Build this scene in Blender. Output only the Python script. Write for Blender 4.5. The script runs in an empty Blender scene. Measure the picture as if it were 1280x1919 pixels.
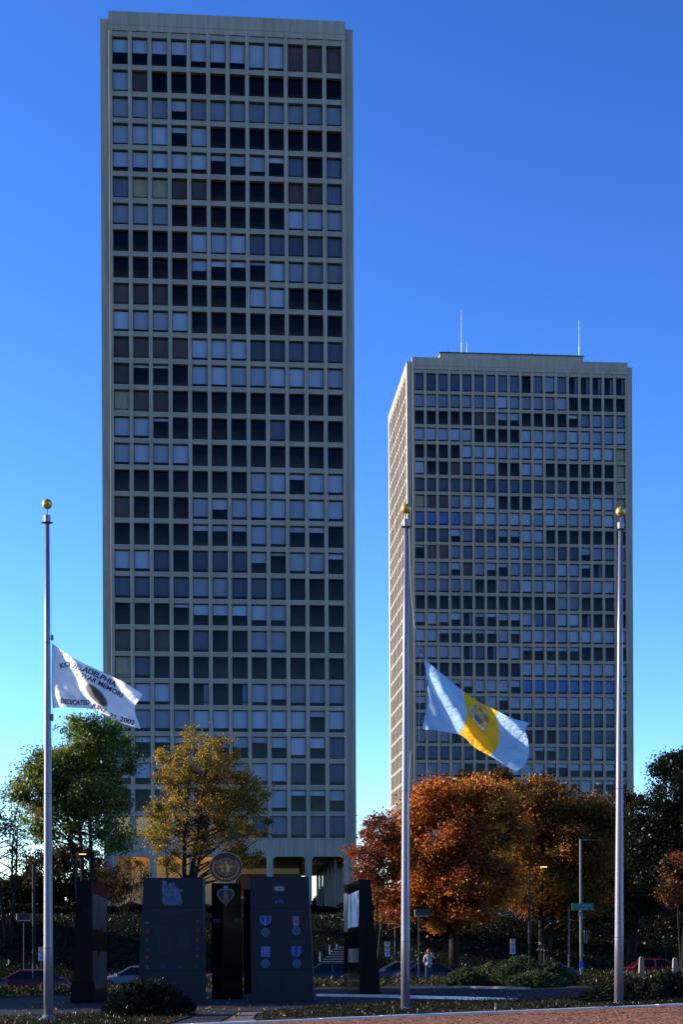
import bpy, bmesh, math, random
import numpy as np
from mathutils import Vector, Matrix, Euler
random.seed(7); np.random.seed(7)
S = bpy.context.scene
COL = S.collection
R = math.radians
PI = math.pi

# ------------------------------------------------------------------ camera, sky, sun, exposure
F, PX, PY, ROLL = 2860.0, 640.0, 1750.0, 0.0045      # focal length / principal point in photograph pixels; eye is at z = 0
cam_d = bpy.data.cameras.new('camera'); cam = bpy.data.objects.new('camera', cam_d); COL.objects.link(cam)
cam_d.sensor_fit = 'VERTICAL'; cam_d.sensor_height = 36.0; cam_d.sensor_width = 24.0
cam_d.lens = 36.0 * F / 1919.0
cam_d.shift_x = 0.0; cam_d.shift_y = (PY - 959.5) / 1919.0
cam_d.clip_start = 0.5; cam_d.clip_end = 6000.0
cam.matrix_world = Matrix.Rotation(R(90), 4, 'X') @ Matrix.Rotation(-ROLL, 4, 'Z')
S.camera = cam
S.render.resolution_x = 684; S.render.resolution_y = 1024

SUN_EL, SUN_BEHIND = 19.0, 13.0                      # sun stands to the left, a little beyond the towers
sv = Vector((-math.cos(R(SUN_EL)) * math.cos(R(SUN_BEHIND)), math.cos(R(SUN_EL)) * math.sin(R(SUN_BEHIND)), math.sin(R(SUN_EL))))
w = bpy.data.worlds.new('World'); S.world = w; w.use_nodes = True
nt = w.node_tree; bg = nt.nodes['Background']
sky = nt.nodes.new('ShaderNodeTexSky'); sky.sky_type = 'NISHITA'; sky.sun_disc = False
sky.sun_elevation = R(SUN_EL); sky.sun_rotation = math.atan2(sv.x, sv.y)
sky.altitude = 100.0; sky.air_density = 1.0; sky.dust_density = 0.35; sky.ozone_density = 4.0
gm = nt.nodes.new('ShaderNodeGamma'); gm.inputs[1].default_value = 1.6
hs = nt.nodes.new('ShaderNodeHueSaturation'); hs.inputs['Saturation'].default_value = 1.08
nt.links.new(sky.outputs[0], hs.inputs['Color']); nt.links.new(hs.outputs[0], gm.inputs[0]); tn = nt.nodes.new('ShaderNodeMix'); tn.data_type = 'RGBA'; tn.blend_type = 'MULTIPLY'; tn.inputs['Factor'].default_value = 1.0; tn.inputs['B'].default_value = (0.98, 0.94, 1.04, 1)
nt.links.new(gm.outputs[0], tn.inputs['A']); nt.links.new(tn.outputs['Result'], bg.inputs[0])
bg.inputs[1].default_value = 0.066
sd = bpy.data.lights.new('sun', 'SUN'); sd.energy = 5.0; sd.angle = R(0.5); sd.color = (1.0, 0.90, 0.76)
sun = bpy.data.objects.new('sun', sd); COL.objects.link(sun)
sun.rotation_euler = sv.to_track_quat('Z', 'Y').to_euler(); sun.location = (-60, 40, 60)
vs = S.view_settings; vs.view_transform = 'Standard'; vs.look = 'None'; vs.exposure = 1.05; vs.gamma = 1.0; vs.use_curve_mapping = False

# ------------------------------------------------------------------ helpers
def at(px, py, d):
    x = px - PX; y = py - PY
    xx = x * math.cos(ROLL) - y * math.sin(ROLL); yy = x * math.sin(ROLL) + y * math.cos(ROLL)
    return Vector((xx * d / F, d, -yy * d / F))

def sm(t):
    t = min(1.0, max(0.0, t)); return t * t * (3 - 2 * t)
def plane(X, d): return -2.15 + 0.018 * X - 0.013 * (d - 41.6)
def road_near(X): return 85.0 + 0.27 * max(-40, min(40, X))
ROADZ = -3.25
def gz(X, d):
    e = road_near(X)
    p = plane(max(-30, min(40, X)), min(d, e))
    if d <= e: return p
    z = p + (ROADZ - p) * sm((d - e) / 1.2)
    t = d - (e + 18.0)
    if t > 0:
        z += 0.12 * sm(t / 0.3) + 4.55 * sm((t - 3) / 25.0) * 0.999 + 0.9 * sm((t - 25) / 30.0)
    return z
def gp(px, py):                                        # pixel of the photograph -> point of the ground
    lo, hi = 15.0, 84.0
    for _ in range(50):
        m = (lo + hi) / 2; p = at(px, py, m)
        if p.z > gz(p.x, m): lo = m
        else: hi = m
    p = at(px, py, lo); p.z = gz(p.x, lo); return p

def setp(o, label=None, cat=None, group=None, kind=None):
    if label: o['label'] = label
    if cat: o['category'] = cat
    if group: o['group'] = group
    if kind: o['kind'] = kind
    return o
def empty(name, loc=(0, 0, 0), rz=0.0, label=None, cat=None, group=None, kind=None):
    o = bpy.data.objects.new(name, None); COL.objects.link(o); o.location = loc; o.rotation_euler = (0, 0, rz)
    o.empty_display_size = 0.2
    return setp(o, label, cat, group, kind)

class MB:
    def __init__(s): s.v = []; s.f = []; s.m = []
    def quad(s, a, b, c, d, m=0):
        n = len(s.v); s.v += [tuple(a), tuple(b), tuple(c), tuple(d)]; s.f.append((n, n + 1, n + 2, n + 3)); s.m.append(m)
    def tri(s, a, b, c, m=0):
        n = len(s.v); s.v += [tuple(a), tuple(b), tuple(c)]; s.f.append((n, n + 1, n + 2)); s.m.append(m)
    def hexa(s, b, t, m=0):                            # 4 bottom points (ccw from above), 4 top points
        n = len(s.v); s.v += [tuple(p) for p in b] + [tuple(p) for p in t]
        for f in ((3, 2, 1, 0), (4, 5, 6, 7), (0, 1, 5, 4), (1, 2, 6, 5), (2, 3, 7, 6), (3, 0, 4, 7)):
            s.f.append(tuple(n + i for i in f)); s.m.append(m)
    def box(s, x0, x1, y0, y1, z0, z1, m=0):
        s.hexa([(x0, y0, z0), (x1, y0, z0), (x1, y1, z0), (x0, y1, z0)], [(x0, y0, z1), (x1, y0, z1), (x1, y1, z1), (x0, y1, z1)], m)
    def cbox(s, x0, x1, y0, y1, z0, z1, c=0.02, m=0):  # box with chamfered vertical and top edges
        a = [(x0 + c, y0), (x1 - c, y0), (x1, y0 + c), (x1, y1 - c), (x1 - c, y1), (x0 + c, y1), (x0, y1 - c), (x0, y0 + c)]
        cx, cy = (x0 + x1) / 2, (y0 + y1) / 2
        b = [(cx + (p[0] - cx) * (1 - 2 * c / (x1 - x0)), cy + (p[1] - cy) * (1 - 2 * c / (y1 - y0))) for p in a]
        n = len(s.v); s.v += [(p[0], p[1], z0) for p in a] + [(p[0], p[1], z1 - c) for p in a] + [(p[0], p[1], z1) for p in b]
        for k in range(8):
            j = (k + 1) % 8
            s.f.append((n + k, n + j, n + 8 + j, n + 8 + k)); s.m.append(m)
            s.f.append((n + 8 + k, n + 8 + j, n + 16 + j, n + 16 + k)); s.m.append(m)
        s.f.append(tuple(n + 16 + k for k in range(8))); s.m.append(m)
        s.f.append(tuple(n + 7 - k for k in range(8))); s.m.append(m)
    def prism(s, pts, y0, y1, m=0):                    # polygon in XZ (ccw seen from -Y), extruded along Y
        n = len(s.v); k = len(pts)
        s.v += [(p[0], y0, p[1]) for p in pts] + [(p[0], y1, p[1]) for p in pts]
        s.f.append(tuple(range(n, n + k))); s.m.append(m)
        s.f.append(tuple(n + 2 * k - 1 - i for i in range(k))); s.m.append(m)
        for i in range(k):
            j = (i + 1) % k
            s.f.append((n + j, n + i, n + k + i, n + k + j)); s.m.append(m)
    def tube(s, pts, rad, seg=8, m=0, cap=True):
        pts = [Vector(p) for p in pts]
        if not hasattr(rad, '__len__'): rad = [rad] * len(pts)
        n = len(s.v)
        for i, p in enumerate(pts):
            t = (pts[min(i + 1, len(pts) - 1)] - pts[max(i - 1, 0)])
            if t.length < 1e-9: t = Vector((0, 0, 1))
            t.normalize()
            a = Vector((1, 0, 0)) if abs(t.x) < 0.8 else Vector((0, 1, 0))
            u = t.cross(a).normalized(); v = t.cross(u)
            for k in range(seg):
                an = 2 * PI * k / seg
                s.v.append(tuple(p + (u * math.cos(an) + v * math.sin(an)) * rad[i]))
        for i in range(len(pts) - 1):
            for k in range(seg):
                j = (k + 1) % seg
                s.f.append((n + i * seg + k, n + i * seg + j, n + (i + 1) * seg + j, n + (i + 1) * seg + k)); s.m.append(m)
        if cap:
            s.f.append(tuple(n + seg - 1 - k for k in range(seg))); s.m.append(m)
            s.f.append(tuple(n + (len(pts) - 1) * seg + k for k in range(seg))); s.m.append(m)
    def lathe(s, prof, seg=24, c=(0, 0, 0), m=0):      # profile of (radius, z)
        n = len(s.v)
        for r, z in prof:
            for k in range(seg):
                a = 2 * PI * k / seg
                s.v.append((c[0] + r * math.cos(a), c[1] + r * math.sin(a), c[2] + z))
        for i in range(len(prof) - 1):
            for k in range(seg):
                j = (k + 1) % seg
                s.f.append((n + i * seg + k, n + i * seg + j, n + (i + 1) * seg + j, n + (i + 1) * seg + k)); s.m.append(m)
        s.f.append(tuple(n + seg - 1 - k for k in range(seg))); s.m.append(m)
        s.f.append(tuple(n + (len(prof) - 1) * seg + k for k in range(seg))); s.m.append(m)
    def mesh(s, name, mats, smooth=False):
        me = bpy.data.meshes.new(name); me.from_pydata(s.v, [], s.f)
        if not isinstance(mats, (list, tuple)): mats = [mats]
        for x in mats: me.materials.append(x)
        if len(mats) > 1: me.polygons.foreach_set('material_index', s.m)
        if smooth: me.polygons.foreach_set('use_smooth', [True] * len(me.polygons))
        me.update(); return me
    def build(s, name, mats, parent=None, smooth=False, loc=(0, 0, 0), **k):
        o = bpy.data.objects.new(name, s.mesh(name, mats, smooth)); COL.objects.link(o); o.location = loc
        if parent: o.parent = parent
        return setp(o, **k)
def link(name, me, parent=None, loc=(0, 0, 0), **k):
    o = bpy.data.objects.new(name, me); COL.objects.link(o); o.location = loc
    if parent: o.parent = parent
    return setp(o, **k)
def copy_tree(o, parent=None):
    c = o.copy(); COL.objects.link(c)
    if parent: c.parent = parent
    for ch in o.children: copy_tree(ch, c)
    return c

# ------------------------------------------------------------------ materials
def mat(name, col, rough=0.7, metal=0.0, var=0.0, scale=3.0, col2=None, bump=0.0, bscale=20.0, spec=0.5, stretch=None, coords='Object'):
    m = bpy.data.materials.new(name); m.use_nodes = True; t = m.node_tree; b = t.nodes['Principled BSDF']
    b.inputs['Base Color'].default_value = (*col, 1); b.inputs['Roughness'].default_value = rough
    b.inputs['Metallic'].default_value = metal; b.inputs['Specular IOR Level'].default_value = spec
    if var or col2 or bump:
        tc = t.nodes.new('ShaderNodeTexCoord'); src = tc.outputs[coords]
        if stretch:
            mp = t.nodes.new('ShaderNodeMapping'); mp.inputs['Scale'].default_value = stretch; t.links.new(src, mp.inputs[0]); src = mp.outputs[0]
    if var or col2:
        n = t.nodes.new('ShaderNodeTexNoise'); n.inputs['Scale'].default_value = scale; n.inputs['Detail'].default_value = 6; n.inputs['Roughness'].default_value = 0.65
        t.links.new(src, n.inputs['Vector'])
        r = t.nodes.new('ShaderNodeValToRGB'); r.color_ramp.elements[0].position = 0.3; r.color_ramp.elements[1].position = 0.7
        a = tuple(c * (1 - var) for c in col); c2 = col2 if col2 else tuple(min(1, c * (1 + var)) for c in col)
        r.color_ramp.elements[0].color = (*a, 1); r.color_ramp.elements[1].color = (*c2, 1)
        t.links.new(n.outputs[0], r.inputs[0]); t.links.new(r.outputs[0], b.inputs['Base Color'])
    if bump:
        n2 = t.nodes.new('ShaderNodeTexNoise'); n2.inputs['Scale'].default_value = bscale; n2.inputs['Detail'].default_value = 5
        t.links.new(src, n2.inputs['Vector'])
        bp = t.nodes.new('ShaderNodeBump'); bp.inputs['Strength'].default_value = bump; bp.inputs['Distance'].default_value = 0.02
        t.links.new(n2.outputs[0], bp.inputs['Height']); t.links.new(bp.outputs[0], b.inputs['Normal'])
    return m
def leafmat(name, trans=0.45):
    m = bpy.data.materials.new(name); m.use_nodes = True; t = m.node_tree; t.nodes.remove(t.nodes['Principled BSDF'])
    at_ = t.nodes.new('ShaderNodeAttribute'); at_.attribute_name = 'leaf_colour'
    d = t.nodes.new('ShaderNodeBsdfDiffuse'); tr = t.nodes.new('ShaderNodeBsdfTranslucent'); gl = t.nodes.new('ShaderNodeBsdfGlossy'); gl.inputs['Roughness'].default_value = 0.35
    gl.inputs[0].default_value = (0.6, 0.6, 0.6, 1)
    m1 = t.nodes.new('ShaderNodeMixShader'); m1.inputs[0].default_value = trans
    m2 = t.nodes.new('ShaderNodeMixShader'); m2.inputs[0].default_value = 0.02
    t.links.new(at_.outputs['Color'], d.inputs[0]); t.links.new(at_.outputs['Color'], tr.inputs[0])
    t.links.new(d.outputs[0], m1.inputs[1]); t.links.new(tr.outputs[0], m1.inputs[2])
    t.links.new(m1.outputs[0], m2.inputs[1]); t.links.new(gl.outputs[0], m2.inputs[2])
    t.links.new(m2.outputs[0], t.nodes['Material Output'].inputs[0]); return m
def glassmat(name, tint=0.75, refl=1.0, dark=None):
    m = bpy.data.materials.new(name); m.use_nodes = True; t = m.node_tree; t.nodes.remove(t.nodes['Principled BSDF'])
    tr = t.nodes.new('ShaderNodeBsdfTransparent'); tr.inputs[0].default_value = (tint * 0.90, tint * 0.96, tint * 1.04, 1)
    gl = t.nodes.new('ShaderNodeBsdfGlossy'); gl.inputs['Roughness'].default_value = 0.02; gl.inputs[0].default_value = (refl, refl, refl, 1)
    fr = t.nodes.new('ShaderNodeFresnel'); fr.inputs[0].default_value = 1.5
    mx = t.nodes.new('ShaderNodeMixShader')
    t.links.new(fr.outputs[0], mx.inputs[0]); t.links.new(tr.outputs[0], mx.inputs[1]); t.links.new(gl.outputs[0], mx.inputs[2])
    t.links.new(mx.outputs[0], t.nodes['Material Output'].inputs[0]); return m
def emit(name, col, s):
    m = bpy.data.materials.new(name); m.use_nodes = True; b = m.node_tree.nodes['Principled BSDF']
    b.inputs['Base Color'].default_value = (*col, 1); b.inputs['Emission Color'].default_value = (*col, 1); b.inputs['Emission Strength'].default_value = s; return m
def cloth(name, col, trans=0.35):
    m = bpy.data.materials.new(name); m.use_nodes = True; t = m.node_tree; b = t.nodes['Principled BSDF']
    b.inputs['Base Color'].default_value = (*col, 1); b.inputs['Roughness'].default_value = 0.75; b.inputs['Specular IOR Level'].default_value = 0.25
    tr = t.nodes.new('ShaderNodeBsdfTranslucent'); tr.inputs[0].default_value = (*col, 1)
    mx = t.nodes.new('ShaderNodeMixShader'); mx.inputs[0].default_value = trans
    tc = t.nodes.new('ShaderNodeTexCoord'); n = t.nodes.new('ShaderNodeTexNoise'); n.inputs['Scale'].default_value = 5; n.inputs['Detail'].default_value = 6
    mp = t.nodes.new('ShaderNodeMapping'); mp.inputs['Rotation'].default_value = (0, R(-38), 0); mp.inputs['Scale'].default_value = (0.5, 1, 2.6)
    bp = t.nodes.new('ShaderNodeBump'); bp.inputs['Strength'].default_value = 0.8; bp.inputs['Distance'].default_value = 0.09
    t.links.new(tc.outputs['Object'], mp.inputs[0]); t.links.new(mp.outputs[0], n.inputs['Vector']); t.links.new(n.outputs[0], bp.inputs['Height']); t.links.new(bp.outputs[0], b.inputs['Normal'])
    t.links.new(b.outputs[0], mx.inputs[1]); t.links.new(tr.outputs[0], mx.inputs[2]); t.links.new(mx.outputs[0], t.nodes['Material Output'].inputs[0]); return m

M = {}
M['concrete'] = mat('concrete', (0.305, 0.268, 0.218), 0.85, var=0.28, scale=1.5, bump=0.25, bscale=6, stretch=(1.3, 1.3, 0.09))
M['beam_concrete'] = mat('beam_concrete', (0.282, 0.247, 0.205), 0.85, var=0.14, scale=0.6, bump=0.2, bscale=6)
M['sill'] = mat('sill_concrete', (0.46, 0.42, 0.36), 0.8, var=0.1)
M['frame'] = mat('dark_frame', (0.02, 0.018, 0.016), 0.5)
M['glass'] = glassmat('window_glass', 0.97, 0.18)
M['blind_white'] = mat('blind_white', (0.90, 0.91, 0.95), 0.9, var=0.08, scale=0.5)
M['blind_grey'] = mat('blind_grey', (0.55, 0.55, 0.57), 0.9, var=0.1, scale=0.5)
M['blind_dim'] = mat('blind_dim', (0.22, 0.23, 0.27), 0.9, var=0.12, scale=0.5)
M['blind_blue'] = mat('blind_blue', (0.20, 0.36, 0.72), 0.9)
M['blind_brown'] = mat('blind_brown', (0.26, 0.145, 0.10), 0.9, var=0.2, scale=0.7)
M['blind_lit_tan'] = mat('blind_lit_tan', (0.92, 0.68, 0.36), 0.9, var=0.12, scale=0.9)  # tan colour stands in for yellow light in these windows
M['side_glazing'] = mat('side_glazing', (0.22, 0.185, 0.15), 0.25, var=0.6, scale=0.35)
def rnd_var(m, amt):
    t = m.node_tree; b = t.nodes['Principled BSDF']; lk = b.inputs['Base Color'].links[0]; src = lk.from_socket
    oi = t.nodes.new('ShaderNodeObjectInfo'); mr = t.nodes.new('ShaderNodeMapRange'); mr.inputs['To Min'].default_value = 1 - amt; mr.inputs['To Max'].default_value = 1.0 + amt * 0.3
    mx = t.nodes.new('ShaderNodeVectorMath'); mx.operation = 'SCALE'; t.links.new(oi.outputs['Random'], mr.inputs['Value']); t.links.new(src, mx.inputs[0]); t.links.new(mr.outputs[0], mx.inputs['Scale']); t.links.new(mx.outputs[0], b.inputs['Base Color'])
M['curtain'] = mat('curtain', (0.34, 0.35, 0.42), 0.9, var=0.35, scale=2.0, stretch=(3.5, 1, 0.05))
for k_m in ('blind_white', 'blind_grey', 'blind_dim', 'blind_brown', 'curtain'): rnd_var(M[k_m], 0.32)
M['blind_glow'] = emit('glowing_blind', (0.62, 0.44, 0.2), 0.16)  # emission imitates sunlight coming through from the left side, no lamp
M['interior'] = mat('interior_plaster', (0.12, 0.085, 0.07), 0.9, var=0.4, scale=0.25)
M['lobby'] = mat('lobby_wall', (0.62, 0.44, 0.20), 0.8, var=0.1)
M['lobby_glow'] = emit('lobby_glow', (1.0, 0.62, 0.25), 5.0)  # glow of the panels added to warm the lobby
M['roof'] = mat('roof_felt', (0.05, 0.05, 0.055), 0.9)
M['metal'] = mat('pole_aluminium', (0.20, 0.185, 0.215), 0.36, 0.35, var=0.14, scale=2.0, stretch=(6, 6, 0.5), spec=0.6)
M['grey_pole'] = mat('grey_pole_paint', (0.06, 0.06, 0.064), 0.5, 0.2)
M['gold'] = mat('gold_leaf', (0.62, 0.36, 0.09), 0.42, 0.6, var=0.25, scale=9)
M['rope'] = mat('rope', (0.55, 0.55, 0.52), 0.8)
M['black_metal'] = mat('black_metal', (0.02, 0.02, 0.022), 0.5)
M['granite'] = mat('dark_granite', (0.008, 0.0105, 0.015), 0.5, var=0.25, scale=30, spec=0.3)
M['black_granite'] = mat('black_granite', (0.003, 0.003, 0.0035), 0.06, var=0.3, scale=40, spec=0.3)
M['rough_granite'] = mat('rough_granite', (0.008, 0.006, 0.006), 0.9, var=0.3, scale=20, bump=0.5, bscale=30, spec=0.15)
M['engrave'] = mat('engraved_line', (0.030, 0.034, 0.042), 0.8)
M['etch'] = mat('etched_picture', (0.015, 0.022, 0.05), 0.6, col2=(0.13, 0.16, 0.26), var=0.3, scale=5.0, stretch=(1.5, 1, 1.5))
M['etch2'] = mat('etched_photo_panel', (0.03, 0.04, 0.06), 0.35, col2=(0.75, 0.77, 0.8), var=0.3, scale=1.0, stretch=(3.5, 2.2, 0.9))
M['etch3'] = mat('etched_soldiers_panel', (0.006, 0.008, 0.014), 0.4, col2=(0.12, 0.14, 0.22), var=0.3, scale=1.0, stretch=(5, 3.4, 0.7))
for k_m, c_m in (('etch2', (0.75, 0.78, 0.82)), ('etch3', (0.035, 0.042, 0.07))):
    for n_ in M[k_m].node_tree.nodes:
        if n_.type == 'VALTORGB': n_.color_ramp.elements[0].position = 0.44; n_.color_ramp.elements[1].position = 0.56; n_.color_ramp.elements[1].color = (*c_m, 1)
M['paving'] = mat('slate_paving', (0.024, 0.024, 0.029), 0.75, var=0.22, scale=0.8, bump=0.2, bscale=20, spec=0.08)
M['kerb'] = mat('pale_kerb', (0.60, 0.58, 0.55), 0.8, var=0.12, scale=3)
M['kerb2'] = mat('grey_kerb', (0.30, 0.27, 0.24), 0.8, var=0.2, scale=3)
M['mortar'] = mat('brick_joint', (0.06, 0.035, 0.025), 0.95)
M['bricks'] = mat('paving_brick', (0.10, 0.034, 0.016), 0.9, col2=(0.29, 0.092, 0.028), var=0.3, scale=5.5, bump=0.4, bscale=30)
M['asphalt'] = mat('asphalt', (0.026, 0.026, 0.028), 0.9, var=0.2, scale=1.5, bump=0.4, bscale=60, spec=0.08)
M['sidewalk'] = mat('sidewalk_concrete', (0.20, 0.19, 0.17), 0.9, var=0.15, scale=1.0, spec=0.08)
M['road_paint'] = mat('road_paint', (0.6, 0.6, 0.57), 0.8, var=0.2, scale=5)
M['turf'] = mat('turf_soil', (0.010, 0.014, 0.006), 0.95, col2=(0.022, 0.028, 0.010), var=0.3, scale=0.6, bump=0.8, bscale=12, spec=0.08)
M['soil'] = mat('bed_soil', (0.018, 0.014, 0.010), 0.95, col2=(0.045, 0.035, 0.018), var=0.3, scale=2.0, bump=0.8, bscale=20, spec=0.08)
M['bark'] = mat('bark', (0.028, 0.021, 0.016), 0.9, var=0.3, scale=4, bump=0.7, bscale=14, stretch=(3, 3, 0.7), spec=0.08)
M['leaf'] = leafmat('leaf', 0.52)
M['needle'] = leafmat('needle', 0.2)
M['stone_step'] = mat('stone_step', (0.26, 0.21, 0.165), 0.85, var=0.15, scale=3)
M['white_paint'] = mat('white_paint', (0.75, 0.75, 0.73), 0.5)
M['dark_pole'] = mat('dark_pole_paint', (0.012, 0.012, 0.014), 0.6, spec=0.2)
M['sign_green'] = mat('sign_green', (0.004, 0.16, 0.09), 0.4)
M['sign_blue'] = mat('sign_blue', (0.02, 0.06, 0.55), 0.4)
M['sign_white'] = mat('sign_white', (0.36, 0.37, 0.42), 0.4)
M['sign_red'] = mat('sign_red', (0.55, 0.02, 0.02), 0.4)
M['lamp_glow'] = emit('sodium_lamp_lens', (1.0, 0.28, 0.08), 2.2)
M['tyre'] = mat('tyre', (0.012, 0.012, 0.012), 0.8)
M['rim'] = mat('rim', (0.4, 0.4, 0.42), 0.35, 0.8)
M['car_glass'] = mat('car_glass', (0.008, 0.010, 0.012), 0.12, spec=0.25)
M['chrome'] = mat('chrome', (0.7, 0.7, 0.72), 0.15, 1.0)
M['head_lens'] = mat('headlight_lens', (0.7, 0.7, 0.7), 0.1)
M['tail_lens'] = mat('tail_lens', (0.35, 0.01, 0.01), 0.15)

# ------------------------------------------------------------------ ground, road, paving
def sheet(name, poly, off, mt, step=1.0, zf=gz, **k):
    """flat sheet following the ground inside a polygon of (X, d)"""
    bm = bmesh.new(); vs_ = [bm.verts.new((p[0], p[1], 0)) for p in poly]; bm.faces.new(vs_)
    xs = [p[0] for p in poly]; ys = [p[1] for p in poly]
    for ax, lo, hi in ((0, min(xs), max(xs)), (1, min(ys), max(ys))):
        q = lo + step
        while q < hi:
            co = Vector((q, 0, 0)) if ax == 0 else Vector((0, q, 0)); no = Vector((1, 0, 0)) if ax == 0 else Vector((0, 1, 0))
            bmesh.ops.bisect_plane(bm, geom=bm.verts[:] + bm.edges[:] + bm.faces[:], plane_co=co, plane_no=no); q += step
    for v in bm.verts: v.co.z = zf(v.co.x, v.co.y) + off
    bmesh.ops.recalc_face_normals(bm, faces=bm.faces[:])
    if bm.faces[0].normal.z < 0: bmesh.ops.reverse_faces(bm, faces=bm.faces[:])
    me = bpy.data.meshes.new(name); bm.to_mesh(me); bm.free(); me.materials.append(mt)
    return link(name, me, kind=k.pop('kind', 'structure'), **k)

def ground_sheet():
    xs = sorted(set([-3000, -1500, -700, -400, -250, -150, -110] + list(range(-90, 91, 3)) + [110, 150, 250, 400, 700, 1500, 3000]))
    ys = [-300, -100, -30, -10] + [i * 2.0 for i in range(0, 30)] + [60 + i * 0.6 for i in range(0, 140)] + [145 + 2 * i for i in range(20)] + [190, 220, 260, 320, 450, 700, 1200, 2500, 5000]
    v = []; f = []
    for y in ys:
        for x in xs: v.append((x, y, gz(x, y) - (0.03)))
    nx = len(xs)
    for j in range(len(ys) - 1):
        for i in range(nx - 1): f.append((j * nx + i, j * nx + i + 1, (j + 1) * nx + i + 1, (j + 1) * nx + i))
    me = bpy.data.meshes.new('ground'); me.from_pydata(v, [], f); me.materials.append(M['turf'])
    me.polygons.foreach_set('use_smooth', [True] * len(me.polygons))
    link('ground', me, kind='structure', label='dark grass and soil ground that rises to a bank behind the street')
ground_sheet()
ra = [(X, road_near(X) + 1.4) for X in range(-70, 81, 10)]; rb = [(X, road_near(X) + 17.9) for X in range(80, -71, -10)]
sheet('road', ra + rb, 0.012, M['asphalt'], 3.0, label='dark asphalt street behind the memorial')
sheet('sidewalk', [(X, road_near(X) + 18.35) for X in range(-70, 81, 10)] + [(X, road_near(X) + 20.9) for X in range(80, -71, -10)], 0.02, M['sidewalk'], 2.0, label='concrete pavement on the far side of the street')
for X in range(-66, 76, 6):                             # broken centre line
    a0, a1 = road_near(X) + 9.7, road_near(X + 2.6) + 9.7
    sheet('road_marking', [(X, a0), (X + 2.6, a1), (X + 2.6, a1 + 0.14), (X, a0 + 0.14)], 0.018, M['road_paint'], 3.0, label=None)
def strip_kerb(name, pts, wdt, h, mt, zoff=0.0, joint=1.5, **k):
    """kerb stones along a ground line of (X, d): separate stones with open joints"""
    root = empty(name, (0, 0, 0), 0, kind='structure', **k)
    for a, b in zip(pts[:-1], pts[1:]):
        A = Vector((a[0], a[1])); B = Vector((b[0], b[1])); L = (B - A).length; n = max(1, round(L / joint)); t = (B - A) / L; no = Vector((-t.y, t.x))
        for i in range(n):
            p = A + (B - A) * (i / n) + t * 0.008; q = A + (B - A) * ((i + 1) / n) - t * 0.008
            c = [p, q, q + no * wdt, p + no * wdt]; e = random.uniform(-0.006, 0.006); m = MB()
            m.hexa([(s.x, s.y, gz(s.x, s.y) + zoff - 0.15) for s in c], [(s.x, s.y, gz(s.x, s.y) + zoff + h + e) for s in c])
            m.build('kerb_stone', mt, root)
    return root
far_kerb = MB()
strip_kerb('street_kerb', [(X, road_near(X) + 18.0) for X in range(-36, 41, 4)], 0.3, 0.13, M['kerb2'], -0.12, 2.0, label='grey kerb stones along the far side of the street')
# brick pavement in the foreground, its pale kerb
def kl(X): return 37.25 + 0.445 * X - 0.002 * X * X
sheet('brick_pavement_bed', [(-40, 8), (14, 8), (14, kl(14) - 0.02), (8, kl(8) - .02), (4, kl(4) - .02), (0, kl(0) - 0.02), (-6, kl(-6) - 0.02), (-12, kl(-12) - .02), (-40, kl(-12) - 4)], -0.005, M['mortar'], 2.0, label='dark joint bed under the brick pavement')
def bricks():
    m = MB(); ang = math.atan(0.43); ux, uy = math.cos(ang), math.sin(ang); L, Wd = 0.2, 0.1
    for j in range(0, 86):
        for i in range(-20, 72):
            off = 0.5 * (j % 2)
            s0 = (i + off) * L; t0 = -0.05 - j * Wd
            x = -0.3 + ux * s0 - uy * t0; y = kl(-0.3) + uy * s0 + ux * t0
            if y > kl(x) - 0.12 or x < -3.4 or x > 12.5: continue
            g = 0.006; e = random.gauss(0, 0.0035)
            P = []
            for a, b in ((g, -Wd + g), (L - g, -Wd + g), (L - g, -g), (g, -g)):
                P.append((x + ux * a - uy * b, y + uy * a + ux * b))
            m.hexa([(p[0], p[1], gz(*p) - 0.02) for p in P], [(p[0], p[1], gz(*p) + 0.012 + e) for p in P])
    m.build('paving_bricks', M['bricks'], kind='stuff', label='weathered red brown bricks of the sunlit pavement in the foreground')
bricks()
strip_kerb('pale_edging', [(x, kl(x)) for x in (-8, -5, -2, 1, 4, 7, 10, 13)], 0.16, 0.05, M['kerb'], 0.0, 1.5, label='pale stone edging between the brick pavement and the planting')
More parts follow.
